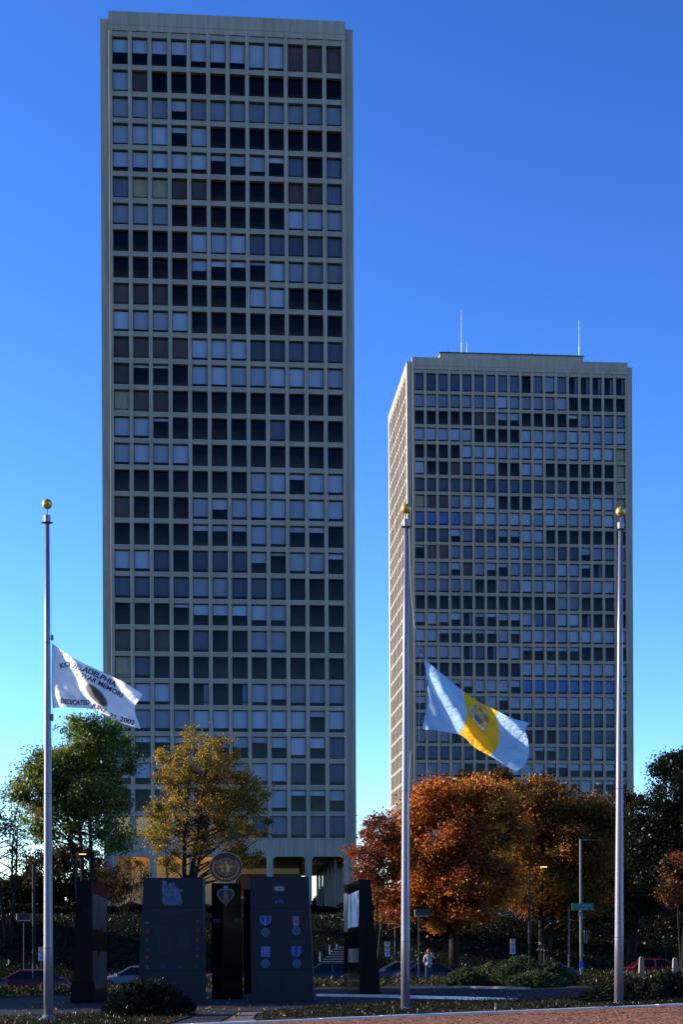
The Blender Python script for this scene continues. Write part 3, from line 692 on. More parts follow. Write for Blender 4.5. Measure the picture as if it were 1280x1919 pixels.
# ------------------------------------------------------------------ flags
def bez(P, t):
    P = [Vector((*p, 0)) for p in P]
    n = len(P) - 1; s = t * n; i = min(int(s), n - 1); f = s - i
    p0, p1, p2, p3 = P[max(i - 1, 0)], P[i], P[i + 1], P[min(i + 2, n)]
    return 0.5 * ((2 * p1) + (-p0 + p2) * f + (2 * p0 - 5 * p1 + 4 * p2 - p3) * f * f + (-p0 + 3 * p1 - 3 * p2 + p3) * f ** 3)
def flag_surface(top, bot, left, right, depth, nu, nv, umap=None):
    pts = []
    for j in range(nv + 1):
        v = j / nv
        for i in range(nu + 1):
            u = i / nu
            t, b, l, r = bez(top, u), bez(bot, u), bez(left, v), bez(right, v)
            p = t * (1 - v) + b * v + l * (1 - u) + r * u - ((1 - u) * (1 - v) * bez(top, 0) + u * (1 - v) * bez(top, 1) + (1 - u) * v * bez(bot, 0) + u * v * bez(bot, 1))
            pts.append(at(p.x, p.y, depth(p.x, p.y)))
    return pts
def flag_mesh(pts, nu, nv, u0, u1, origin):
    m = MB(); a, b = int(round(u0 * nu)), int(round(u1 * nu)); k = b - a + 1
    for j in range(nv + 1):
        for i in range(a, b + 1): m.v.append(tuple(pts[j * (nu + 1) + i] - origin))
    for j in range(nv):
        for i in range(k - 1): m.f.append((j * k + i, (j + 1) * k + i, (j + 1) * k + i + 1, j * k + i + 1)); m.m.append(0)
    return m
def text_mesh(s, size=1.0, bold=0.0):
    cu = bpy.data.curves.new('txt', 'FONT'); cu.body = s; cu.size = size; cu.offset = bold; cu.resolution_u = 3
    o = bpy.data.objects.new('txt', cu); COL.objects.link(o); bpy.context.view_layer.update()
    dg = bpy.context.evaluated_depsgraph_get(); me = bpy.data.meshes.new_from_object(o.evaluated_get(dg))
    bpy.data.objects.remove(o); v = [tuple(x.co) for x in me.vertices]; f = [tuple(p.vertices) for p in me.polygons]; bpy.data.meshes.remove(me); return v, f
def flag_text(parent, origin, s, p0, p1, h, depth, mt, off=0.02, arc=0.0):
    v, f = text_mesh(s, 1.0, 0.028); wv = max(x[0] for x in v); a = Vector(p0); b = Vector(p1); d = (b - a); up = Vector((d.y, -d.x)).normalized() * h
    m = MB()
    for x in v:
        t = x[0] / wv; q = a + d * t + up * (x[1] / 0.7) - Vector((0, 1)) * arc * 4 * t * (1 - t)
        m.v.append(tuple(at(q.x, q.y, depth(q.x, q.y) - off) - origin))
    m.f = f; m.m = [0] * len(f); return m.build('lettering', mt, parent)
def blob_on(parent, origin, name, pts, depth, mt, off=0.02):
    m = MB(); c = Vector((sum(p[0] for p in pts) / len(pts), sum(p[1] for p in pts) / len(pts)))
    R_ = [at(c.x, c.y, depth(c.x, c.y) - off) - origin]; K = 4
    for k in range(1, K + 1):
        for p in pts:
            q = c.lerp(Vector(p), k / K); R_.append(at(q.x, q.y, depth(q.x, q.y) - off) - origin)
    n = len(pts); m.v = [tuple(x) for x in R_]
    for i in range(n): m.f.append((0, 1 + i, 1 + (i + 1) % n))
    for k in range(K - 1):
        for i in range(n):
            j = (i + 1) % n; m.f.append((1 + k * n + i, 1 + (k + 1) * n + i, 1 + (k + 1) * n + j, 1 + k * n + j))
    m.m = [0] * len(m.f); return m.build(name, mt, parent)
def ell(cx, cy, a, b, ang, n=28): return [(cx + a * math.cos(t) * math.cos(ang) - b * math.sin(t) * math.sin(ang), cy + a * math.cos(t) * math.sin(ang) + b * math.sin(t) * math.cos(ang)) for t in [2 * PI * i / n for i in range(n)]]
def saw(x):                                            # smooth asymmetric fold
    return math.sin(x) + 0.35 * math.sin(2 * x + 0.6)
def dep1(x, y):
    dx, dy = x - 98, y - 1205; q = (-0.80 * dx + 0.60 * dy); p = 0.6 * dx + 0.8 * dy; h = sm((dx + 2) / 16.0)
    w_ = q + 5.0 * math.sin(p / 33.0 + 0.5)
    return 40.45 - 0.0075 * dx + h * ((0.10 + 0.09 * sm(dx / 70.0)) * saw((w_ - 4) / 9.3) + 0.03 * math.sin(p / 12.0 + q / 16 + 1) + 0.012 * math.sin(q / 2.9 + dx / 25.0) + 0.008 * math.sin(p / 4.0 - q / 9))
def dep2(x, y):
    dx, dy = x - 795, y - 1235; q = (-0.77 * dx + 0.64 * dy); p = 0.64 * dx + 0.77 * dy; h = sm((dx + 4) / 16.0)
    w_ = q + 7.0 * math.sin(p / 45.0 + 1.0)
    return 41.5 - 0.0070 * dx + h * ((0.12 + 0.12 * sm(dx / 110.0)) * saw((w_ - 28) / 11.3) + 0.06 * math.sin(dx / 7.5 - dy / 40.0 + 1.2) * (1 - sm(dx / 75.0)) + 0.04 * math.sin(p / 16.0 + q / 25) + 0.014 * math.sin(q / 3.6 + dx / 22.0) + 0.008 * math.sin(p / 5.0 - q / 9))
white_c = cloth('white_flag_cloth', (0.86, 0.86, 0.86), 0.4); lb_c = cloth('light_blue_flag_cloth', (0.38, 0.56, 0.72), 0.4); ye_c = cloth('yellow_flag_cloth', (0.95, 0.52, 0.02), 0.45)
ink = mat('navy_ink', (0.010, 0.014, 0.06), 0.8); seal_d = mat('seal_dark', (0.035, 0.02, 0.018), 0.8, col2=(0.16, 0.10, 0.07), var=0.3, scale=9); seal_g = mat('seal_ring', (0.35, 0.37, 0.45), 0.8)
def flag1():
    o = at(98, 1205, 40.5); root = empty('flag', o, 0, 'white flag with dark lettering and an oval seal on the left pole', 'flag')
    top = [(97.5, 1206), (120, 1222), (150, 1240), (178, 1253), (208, 1267), (236, 1281), (267, 1302)]; bot = [(98.5, 1327), (118, 1325.5), (140, 1326.5), (165, 1328), (190, 1336), (226, 1354), (263, 1366)]
    le = [(97.5, 1206), (96.5, 1245), (96.5, 1290), (98.5, 1327)]; ri = [(267, 1302), (256, 1317), (252, 1325), (254, 1340), (263, 1366)]
    nu, nv = 96, 56; pts = flag_surface(top, bot, le, ri, dep1, nu, nv); flag_mesh(pts, nu, nv, 0, 1, o).build('cloth', white_c, root, smooth=True)
    hd = MB(); hd.tube([at(x, y, dep1(x, y)) - o for x, y in le], 0.012, 6); hd.build('heading', M['rope'], root)
    T = lambda s, a, b, h, arc=0: flag_text(root, o, s, a, b, h, dep1, ink, arc=arc)
    T('KO', (112, 1253), (131, 1248), 9.5); T('HILADELPHIA', (134, 1250.5), (215, 1288), 9.5, 3); T('WAR MEMORI', (149, 1267.5), (227, 1308), 8.5, 2)
    T('DEDICATED', (112, 1317), (167, 1320), 9, -2); T('JUNE', (171, 1324), (197, 1336), 7); T('22,', (203, 1342), (219, 1350), 7); T('2002', (223, 1351), (250, 1359), 9)
    blob_on(root, o, 'seal_ring', ell(180, 1303, 29, 11.5, R(46)), dep1, seal_g, 0.018); blob_on(root, o, 'seal', ell(180, 1303, 26, 9.5, R(46)), dep1, seal_d, 0.026)
    return root
def flag2():
    o = at(795, 1235, 41.5); root = empty('flag', o, 0, 'light blue flag with a yellow stripe and brown crest on the middle pole', 'flag')
    top = [(795, 1235), (828, 1262), (864, 1292), (896, 1314), (930, 1331), (960, 1346), (994, 1355)]; bot = [(791, 1367), (815, 1369), (848, 1374), (868, 1380), (890, 1401), (923, 1419), (945, 1433), (966, 1446)]
    le = [(795, 1235), (800, 1275), (801, 1315), (791, 1367)]; ri = [(994, 1355), (985, 1366), (990, 1387), (991, 1412), (984, 1434), (966, 1446)]
    nu, nv = 96, 56; pts = flag_surface(top, bot, le, ri, dep2, nu, nv)
    flag_mesh(pts, nu, nv, 0, 1 / 3 + 0.03, o).build('blue_stripe', lb_c, root, smooth=True); flag_mesh(pts, nu, nv, 1 / 3 + 0.03, 2 / 3 + 0.02, o).build('yellow_stripe', ye_c, root, smooth=True); flag_mesh(pts, nu, nv, 2 / 3 + 0.02, 1, o).build('blue_stripe', lb_c, root, smooth=True)
    hd = MB(); hd.tube([at(x, y, dep2(x, y)) - o for x, y in le], 0.014, 6); hd.build('heading', mat('heading_navy', (0.02, 0.04, 0.14), 0.7), root)
    br = mat('crest_brown', (0.30, 0.17, 0.07), 0.8, var=0.3, scale=8); gy = mat('crest_grey', (0.55, 0.42, 0.36), 0.8, var=0.3, scale=12); bl = mat('crest_blue', (0.10, 0.13, 0.20), 0.8); wh = mat('crest_white', (0.75, 0.73, 0.72), 0.8); ol = mat('crest_olive', (0.66, 0.38, 0.08), 0.8, var=0.3, scale=10)
    B = lambda n, pts, mt, off: blob_on(root, o, n, pts, dep2, mt, off)
    B('crest_ground', [(879, 1327), (886, 1321), (897, 1318), (908, 1325), (914, 1336), (918, 1352), (915, 1367), (909, 1371), (899, 1363), (888, 1345), (880, 1337)], ol, 0.016)
    B('crest_scroll', ell(897, 1327, 9, 3.4, R(35)), br, 0.024); B('crest_helm', ell(896.5, 1325, 3.2, 5.5, R(30)), ol, 0.030)
    B('crest_figure', ell(884.5, 1336, 3.2, 9.5, R(-38)), gy, 0.024); B('crest_figure', ell(911.5, 1345, 3.2, 10, R(-20)), br, 0.024)
    B('crest_head', ell(881, 1328, 2, 2.2, 0), gy, 0.028); B('crest_head', ell(910, 1335.5, 2.2, 2.6, 0), gy, 0.028)
    B('shield', [(889, 1340), (895, 1339), (903, 1347), (905, 1356), (899, 1357), (893, 1350)], br, 0.026); B('shield_blue', [(890.5, 1342), (895, 1342), (900, 1350), (900, 1355), (894, 1349)], bl, 0.032)
    for c, r_ in (((888, 1347), 2.3), ((892, 1352), 2.2), ((896, 1357), 2.4), ((899.5, 1361), 2.4), ((905, 1366), 2.8)): B('ribbon_scroll', ell(c[0], c[1], r_ * 1.4, r_ * 0.6, R(45)), wh, 0.032)
    for k in range(9):                                 # fine drawing lines
        a = (884 + k * 3.0 + random.uniform(-1, 1), 1330 + k * 2.6 + random.uniform(-2, 2)); B('crest_line', ell(a[0], a[1], 0.55, 4.5, R(random.uniform(-60, 20)), 10), br if k % 2 else gy, 0.036)
    return root
fl1 = flag1(); fl2 = flag2()
# halyards, snap hooks, counterweights
def halyard(polex, d, base, pts, weight, label):
    o = Vector(base); root = empty('halyard', o, 0, label, 'rope')
    m = MB(); m.tube([at(x, y, d - 0.03) - o for x, y in pts], 0.0055, 5); m.build('line', M['rope'], root)
    m = MB(); a, b = weight; m.tube([at(a[0], a[1], d) - o, at(b[0], b[1], d) - o], 0.035, 8); m.build('weight', M['black_metal'], root)
    return root
halyard(98, 40.45, at(98, 1205, 40.45), [(94.5, 990), (95.5, 1100), (96, 1185), (96.5, 1203)], ((96.8, 1190), (97, 1200)), 'halyard running down the left pole to the top of the white flag')
halyard(98, 40.45, at(98, 1327, 40.45), [(98, 1326), (97, 1336), (96.5, 1360), (98, 1375), (95.5, 1388), (95, 1500), (94.5, 1700), (94, 1840)], ((97, 1338), (97, 1351)), 'halyard with a dark weight hanging below the white flag')
halyard(795, 41.5, at(790, 1216, 41.5), [(767, 992), (770, 1100), (776, 1170), (787, 1213), (790, 1225), (794, 1234)], ((788, 1217), (789.5, 1226)), 'halyard from the top of the middle pole to the blue and yellow flag')
halyard(795, 41.5, at(786, 1370, 41.5), [(788.5, 1226), (787, 1290), (785.5, 1368), (784, 1392), (778, 1400), (769, 1412), (766, 1500), (765, 1700), (765, 1840)], ((783.5, 1376), (782.5, 1390)), 'halyard with a red and white weight below the blue and yellow flag')

# ------------------------------------------------------------------ memorial
def pillar(name, label, bq, tq, mats, cuts=(0.26, 0.75), group='granite columns of the memorial', slots=None, inset=0.012):
    """bq, tq: 4 bottom / 4 top world points (front-left, front-right, back-right, back-left); blocks with open joints"""
    base = sum((Vector(p) for p in bq), Vector()) / 4; root = empty(name, base, 0, label, 'monument', group)
    lv = [0.0] + list(cuts) + [1.0]
    for a, b in zip(lv[:-1], lv[1:]):
        e = 0.0022
        P0 = [Vector(p).lerp(Vector(q), a + (e if a > 0 else -0.03)) - base for p, q in zip(bq, tq)]; P1 = [Vector(p).lerp(Vector(q), b - (e if b < 1 else 0)) - base for p, q in zip(bq, tq)]
        m = MB(); m.hexa(P0, P1)
        m.m = list(slots) if slots else [0] * 6
        m.build('granite_block', mats, root)
    cen0 = sum(bq, Vector()) / 4; cen1 = sum(tq, Vector()) / 4
    P0 = [(p - cen0) * (1 - inset * 2) + cen0 - base for p in bq]; P1 = [(p - cen1) * (1 - inset * 2) + cen1 - base - Vector((0, 0, 0.02)) for p in tq]
    m = MB(); m.hexa(P0, P1); m.build('joint_core', M['rough_granite'], root)
    return root, base
def q4(p, dt): # front-left,front-right pixel pairs + thickness
    return p
def slabpts(xl, xr, y, d, th):
    a = at(xl, y, d); b = at(xr, y, d); return [a, b, b + Vector((0.02, th, 0)), a + Vector((0.02, th, 0))]
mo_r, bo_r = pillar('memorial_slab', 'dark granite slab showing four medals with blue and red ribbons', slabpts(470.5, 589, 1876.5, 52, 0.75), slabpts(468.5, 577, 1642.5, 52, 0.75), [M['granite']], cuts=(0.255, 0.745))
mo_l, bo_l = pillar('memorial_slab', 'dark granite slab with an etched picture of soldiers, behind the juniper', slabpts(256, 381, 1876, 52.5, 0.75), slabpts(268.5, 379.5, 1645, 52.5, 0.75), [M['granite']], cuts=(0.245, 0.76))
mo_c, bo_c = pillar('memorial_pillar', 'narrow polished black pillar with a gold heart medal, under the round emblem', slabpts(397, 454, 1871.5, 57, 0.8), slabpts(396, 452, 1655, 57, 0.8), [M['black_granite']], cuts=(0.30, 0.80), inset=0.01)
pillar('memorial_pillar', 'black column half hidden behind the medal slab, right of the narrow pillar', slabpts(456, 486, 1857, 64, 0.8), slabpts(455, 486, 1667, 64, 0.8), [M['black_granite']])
# right column: polished face turned to the left, rough face to the right
def q(px, py, d): return at(px, py, d)
bq = [q(673, 1867.6, 57.5), q(714, 1867.8, 58.1), q(704, 1863, 60.6), q(652, 1862.6, 60.2)]
tq = [q(673, 1647.6, 57.5), q(694.5, 1648.5, 58.1), q(690, 1655, 60.6), q(652, 1658, 60.2)]
mo_a, bo_a = pillar('memorial_column', 'dark column right of the plaza with a polished left face and etched picture', bq, tq, [M['rough_granite'], M['black_granite']], cuts=(), slots=[0, 0, 0, 0, 0, 1])
bq2 = [q(656, 1861, 61.5), q(672, 1861, 61.8), q(670, 1858, 63.6), q(644.5, 1857, 63.2)]; tq2 = [q(656, 1657, 61.5), q(668, 1657.5, 61.8), q(666, 1660, 63.6), q(644.5, 1658, 63.2)]
mo_b, bo_b = pillar('memorial_column', 'second polished column just behind the right column, mostly hidden', bq2, tq2, [M['rough_granite'], M['black_granite']], cuts=(), slots=[0, 0, 0, 0, 0, 1])
bq3 = [q(134, 1877, 56.5), q(171, 1877, 56.0), q(200, 1871, 58.6), q(160, 1871, 59.2)]
tq3 = [q(143, 1652, 56.5), q(169.5, 1650, 56.0), q(200, 1664, 58.6), q(165, 1664, 59.2)]
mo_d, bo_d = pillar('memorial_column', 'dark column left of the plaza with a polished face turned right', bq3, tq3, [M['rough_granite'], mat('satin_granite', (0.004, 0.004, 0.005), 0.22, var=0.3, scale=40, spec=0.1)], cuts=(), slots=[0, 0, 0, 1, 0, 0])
def face_panel(parent, base, A, B, A1, B1, u0, u1, v0, v1, mt, name, off):
    """panel on the face with bottom edge A-B and top edge A1-B1"""
    def P(u, v): return A.lerp(B, u).lerp(A1.lerp(B1, u), v)
    n = (B - A).cross(A1 - A).normalized() * off; m = MB()
    c = [P(u0, v0), P(u1, v0), P(u1, v1), P(u0, v1)]; m.hexa([c[0] + n - base, c[1] + n - base, c[1] - base, c[0] - base], [c[3] + n - base, c[2] + n - base, c[2] - base, c[3] - base])
    return m.build(name, mt, parent)
face_panel(mo_a, bo_a, bq[3], bq[0], tq[3], tq[0], 0.02, 0.97, 0.60, 0.905, M['etch2'], 'etched_picture', 0.006)
face_panel(mo_a, bo_a, bq[3], bq[0], tq[3], tq[0], 0.05, 0.97, 0.29, 0.41, M['etch3'], 'etched_picture', 0.006)
face_panel(mo_b, bo_b, bq2[3], bq2[0], tq2[3], tq2[0], 0.02, 0.97, 0.56, 0.92, M['etch3'], 'etched_picture', 0.006)
face_panel(mo_d, bo_d, bq3[1], bq3[2], tq3[1], tq3[2], 0.08, 0.95, 0.60, 0.90, M['etch3'], 'etched_picture', 0.006)
face_panel(mo_d, bo_d, bq3[1], bq3[2], tq3[1], tq3[2], 0.08, 0.95, 0.10, 0.42, M['etch3'], 'etched_picture', 0.006)
m = MB(); pl = slabpts(130, 175, 1878, 55.6, 3.9); tl = slabpts(132, 173, 1838, 55.6, 3.9)
m = MB(); pb = [Vector(p) - bo_d for p in slabpts(130, 175, 1879, 55.6, 0.38)]; pt_ = [Vector(p) - bo_d for p in slabpts(133, 172, 1839, 55.62, 0.36)]; m.hexa(pb, pt_); m.build('foot_block', M['rough_granite'], mo_d)

def px2(d, ox, oy, base):                              # small reliefs on a slab front: pixel -> local point
    return lambda x, y, o=0.0: (at(x, y, d - o) - base)
def plate(parent, base, d, pts, mt, name, th=0.012, lift=0.0):
    f = [at(x, y, d) - base for x, y in pts]; m = MB(); n = len(pts)
    m.v = [tuple(p + Vector((0, -th - lift, 0))) for p in f] + [tuple(p + Vector((0, 0.01, 0))) for p in f]
    m.f = [tuple(range(n - 1, -1, -1))] + [(i, (i + 1) % n, n + (i + 1) % n, n + i) for i in range(n)]; m.m = [0] * len(m.f)
    return m.build(name, mt, parent)
def rect(x0, x1, y0, y1): return [(x0, y0), (x1, y0), (x1, y1), (x0, y1)]
rb = mat('ribbon_blue', (0.007, 0.035, 0.26), 0.5); rr_ = mat('ribbon_red', (0.20, 0.012, 0.015), 0.5); rw = mat('ribbon_white', (0.24, 0.26, 0.34), 0.5); ry = mat('ribbon_orange', (0.38, 0.12, 0.03), 0.5); md = mat('medal_bronze', (0.045, 0.055, 0.10), 0.45); mdr = mat('medal_rim', (0.07, 0.09, 0.16), 0.45)
def medals():
    P, B, D = mo_r, bo_r, 52.0
    pl_ = lambda pts, mt, n, lift=0.0: plate(P, B, D, pts, mt, n, 0.012, lift)
    # service ribbons at the top
    pl_(rect(513, 533, 1661, 1669.5), ry, 'ribbon_bar'); pl_(rect(517.5, 528.5, 1661.5, 1669), rw, 'ribbon_bar', 0.006); pl_(ell(523, 1665.3, 2.2, 1.8, 0, 14), ink, 'ribbon_disc', 0.012)
    pl_(rect(513.5, 533, 1688, 1693), M['granite'], 'ribbon_bar', 0.0); pl_(rect(519, 528, 1684.5, 1693.5), rb if 0 else mat('ribbon_navy', (0.008, 0.015, 0.12), 0.5), 'ribbon_bar', 0.004)
    for x in (517.3, 529.6): pl_(rect(x - .5, x + .5, 1688, 1693.5), rw, 'ribbon_stripe', 0.006)
    # four medals
    pl_([(487, 1716.5), (507.5, 1716.5), (507.5, 1728), (497.5, 1734.5), (487, 1728)], rw, 'ribbon'); pl_([(488, 1717), (506.5, 1717), (506.5, 1727.5), (497.5, 1733), (488, 1727.5)], rb, 'ribbon', 0.006); pl_(rect(496.4, 498, 1717.5, 1734), rw, 'ribbon_stripe', 0.012)
    pl_([(545.5, 1717), (563.5, 1717), (563, 1728), (558, 1735.5), (551, 1735.5), (546, 1728)], rr_, 'ribbon'); pl_(rect(551, 558.5, 1717, 1735.5), mat('ribbon_steel', (0.06, 0.10, 0.20), 0.5), 'ribbon', 0.006)
    for x in (551.5, 557.8): pl_(rect(x - .7, x + .7, 1717, 1735), rw, 'ribbon_stripe', 0.012)
    pl_(rect(488.5, 506.5, 1773.5, 1793), rb, 'ribbon')
    for k in range(8): pl_(rect(490 + k * 2.05, 490.9 + k * 2.05, 1774, 1788.5), rw, 'ribbon_stripe', 0.006)
    pl_(rect(489.5, 505.5, 1790.8, 1792), rw, 'ribbon_stripe', 0.006)
    pl_([(544.5, 1773), (565.5, 1773), (565, 1785), (558.5, 1795), (551.5, 1795), (545, 1785)], rb, 'ribbon')
    for x, c in ((549.5, rw), (551, rr_), (555, M['engrave']), (559, rr_), (560.5, rw)): pl_(rect(x - .6, x + .6, 1773.5, 1791), c, 'ribbon_stripe', 0.006)
    for x, y in ((497.5, 1747), (555, 1744.5), (497.5, 1806), (556, 1806)):
        pl_(ell(x, y, 8.2, 8.2, 0, 24), mdr, 'medal'); pl_(ell(x, y, 6.8, 6.8, 0, 24), md, 'medal_face', 0.006); pl_(ell(x, y, 2.4, 3.2, 0, 12), mdr, 'medal_relief', 0.012)
    # engraved captions (too worn to read): rows of short strokes
    rs = random.Random(4); mm = MB()
    def line(x0, x1, y, h, d, base, target):
        x = x0
        while x < x1:
            wl = rs.uniform(1.0, 3.6); a = at(x, y, d - 0.004) - base; b = at(min(x + wl, x1), y + h, d - 0.004) - base
            target.box(a.x, b.x, a.y, a.y + 0.006, b.z, a.z); x += wl + rs.uniform(0.5, 1.2)
    for x0, x1, y in ((506, 536, 1653), (496, 549, 1656.5), (510, 534, 1679), (509, 535, 1682.5), (482, 510, 1708.5), (540, 571, 1708), (486, 511, 1763.5), (536, 569, 1763.5), (551, 560, 1767)): line(x0, x1, y, 1.1, 52, bo_r, mm)
    for k in range(12): line(482 + (k % 3), 520 + (k % 4) * 2, 1828 + k * 2.6, 0.7, 52, bo_r, mm); line(533, 570 + (k % 3), 1828 + k * 2.6, 0.7, 52, bo_r, mm)
    mm.build('engraved_lines', M['engrave'], mo_r, kind='stuff')
    mm = MB()
    for k in range(24): line(287 + (9 if k > 8 else 0), 312 + (9 if k > 8 else 0), 1736 + k * 2.15, 0.7, 52.5, bo_l, mm)
    for k in range(16): line(332, 356, 1742 + k * 2.3, 0.7, 52.5, bo_l, mm)
    line(284, 356, 1706, 1.3, 52.5, bo_l, mm); line(296, 348, 1711, 1.3, 52.5, bo_l, mm)
    mm.build('engraved_lines', M['engrave'], mo_l, kind='stuff')
    # left slab: etched soldiers, unit badges
    L = lambda pts, mt, n, lift=0.0: plate(mo_l, bo_l, 52.5, pts, mt, n, 0.010, lift)
    L([(304, 1650), (311, 1651), (313, 1662), (317, 1655), (326, 1653), (329, 1663), (335, 1666), (343, 1667), (342, 1671), (337, 1673), (339, 1683), (341, 1691), (338, 1696), (308, 1697), (304, 1692), (303, 1675)], M['etch'], 'etched_picture')
    L([(306, 1688), (318, 1684), (330, 1687), (340, 1684), (341, 1691), (338, 1696), (308, 1697)], mat('etched_snow', (0.07, 0.075, 0.15), 0.6, var=0.3, scale=6), 'etched_ground', 0.004)
    badge_r = mat('badge_red', (0.16, 0.008, 0.010), 0.6); badge_b = mat('badge_blue', (0.008, 0.010, 0.08), 0.6); badge_d = mat('badge_dull_red', (0.05, 0.013, 0.018), 0.6); badge_w = mat('badge_grey', (0.10, 0.11, 0.13), 0.6)
    L([(271, 1732), (273, 1726.5), (275.5, 1729), (278, 1726.5), (280, 1732), (278, 1730), (275.5, 1732), (273, 1730)], badge_w, 'unit_badge')
    L([(270.5, 1745.5), (273, 1742), (278, 1742), (280.5, 1745.5), (278, 1749.5), (273, 1749.5)], badge_r, 'unit_badge'); L(ell(274.5, 1762, 3.2, 3.4, 0, 12), badge_d, 'unit_badge')
    L(ell(276, 1780, 3.2, 3.2, 0, 8), badge_b, 'unit_badge'); L(ell(274.5, 1794, 3.3, 3.2, 0, 14), badge_r, 'unit_badge')
    for s in (1, -1): L([(272 if s > 0 else 279, 1809), (273.2 if s > 0 else 277.8, 1808.2), (279 if s > 0 else 272, 1815), (277.8 if s > 0 else 273.2, 1815.6)] if s > 0 else [(277.8, 1808.2), (279, 1809), (273.2, 1815.6), (272, 1815)], badge_w, 'unit_badge', 0.001 * s + 0.002)
    L([(301.5, 1808), (308.5, 1808), (308.5, 1813), (305, 1816), (301.5, 1813)], badge_b, 'unit_badge'); L([(332, 1811.5), (336.5, 1807.5), (341, 1811.5), (336.5, 1816)], badge_b, 'unit_badge')
    L(ell(369.5, 1725.5, 2.6, 3, 0, 12), badge_d, 'unit_badge'); L(ell(369.5, 1744, 2.6, 3, 0, 12), badge_d, 'unit_badge'); L(ell(369, 1761, 3.6, 3.8, 0, 14), badge_r, 'unit_badge'); L([(365, 1778), (369, 1774), (373, 1778), (369, 1782)], badge_b, 'unit_badge')
    L(ell(368.5, 1792.5, 3.2, 2.2, 0, 12), badge_r, 'unit_badge'); L([(364, 1812), (372, 1808.5), (372, 1811), (364, 1814.5)], badge_d, 'unit_badge')
    # centre pillar: heart shaped medal, years
    C = lambda pts, mt, n, lift=0.0: plate(mo_c, bo_c, 57, pts, mt, n, 0.012, lift)
    def heart(cx, cy, s, sh=1.0):
        out = []
        for i in range(36):
            t = 2 * PI * i / 36; x = 16 * math.sin(t) ** 3; y = 13 * math.cos(t) - 5 * math.cos(2 * t) - 2 * math.cos(3 * t) - math.cos(4 * t); out.append((cx + x * s, cy - y * s * 1.12))
        return out
    gd = mat('medal_gold', (0.16, 0.10, 0.03), 0.5); pu = mat('medal_purple', (0.020, 0.010, 0.045), 0.5); gy = mat('medal_grey', (0.3, 0.3, 0.38), 0.5)
    C(heart(422.5, 1679.5, 1.06), gd, 'heart_medal'); C(heart(422.5, 1679, 0.80), pu, 'heart_field', 0.006)
    C([(418, 1689), (417, 1686.5), (419.5, 1684), (419, 1680), (417.8, 1677), (419, 1674), (419.5, 1671.5), (422.5, 1670.3), (425.3, 1671.5), (427, 1675), (427.4, 1680), (428, 1685), (429.5, 1688.5), (424, 1690.5)], gd, 'profile_relief', 0.012)
    C([(418, 1660), (427, 1660), (428, 1665), (426, 1668), (422.5, 1669), (419, 1668), (417, 1665)], ink, 'medal_top', 0.014)
    for k in range(3): C(rect(418.4, 426.8, 1660.5 + k * 2.7, 1661.8 + k * 2.7), gy, 'medal_top_stripe', 0.02)
    for s, x0, x1 in (('1951', 397.8, 413), ('1952', 435.5, 450.5)):
        v, f = text_mesh(s, 1.0, 0.01); wv = max(a[0] for a in v); mm = MB()
        for a in v:
            p = at(x0 + (x1 - x0) * a[0] / wv, 1729 - a[1] / 0.7 * 7.5, 57 - 0.01) - bo_c; mm.v.append(tuple(p))
        mm.f = f; mm.m = [0] * len(f); mm.build('year_lettering', mat('year_grey', (0.06, 0.07, 0.085), 0.7), mo_c)
medals()
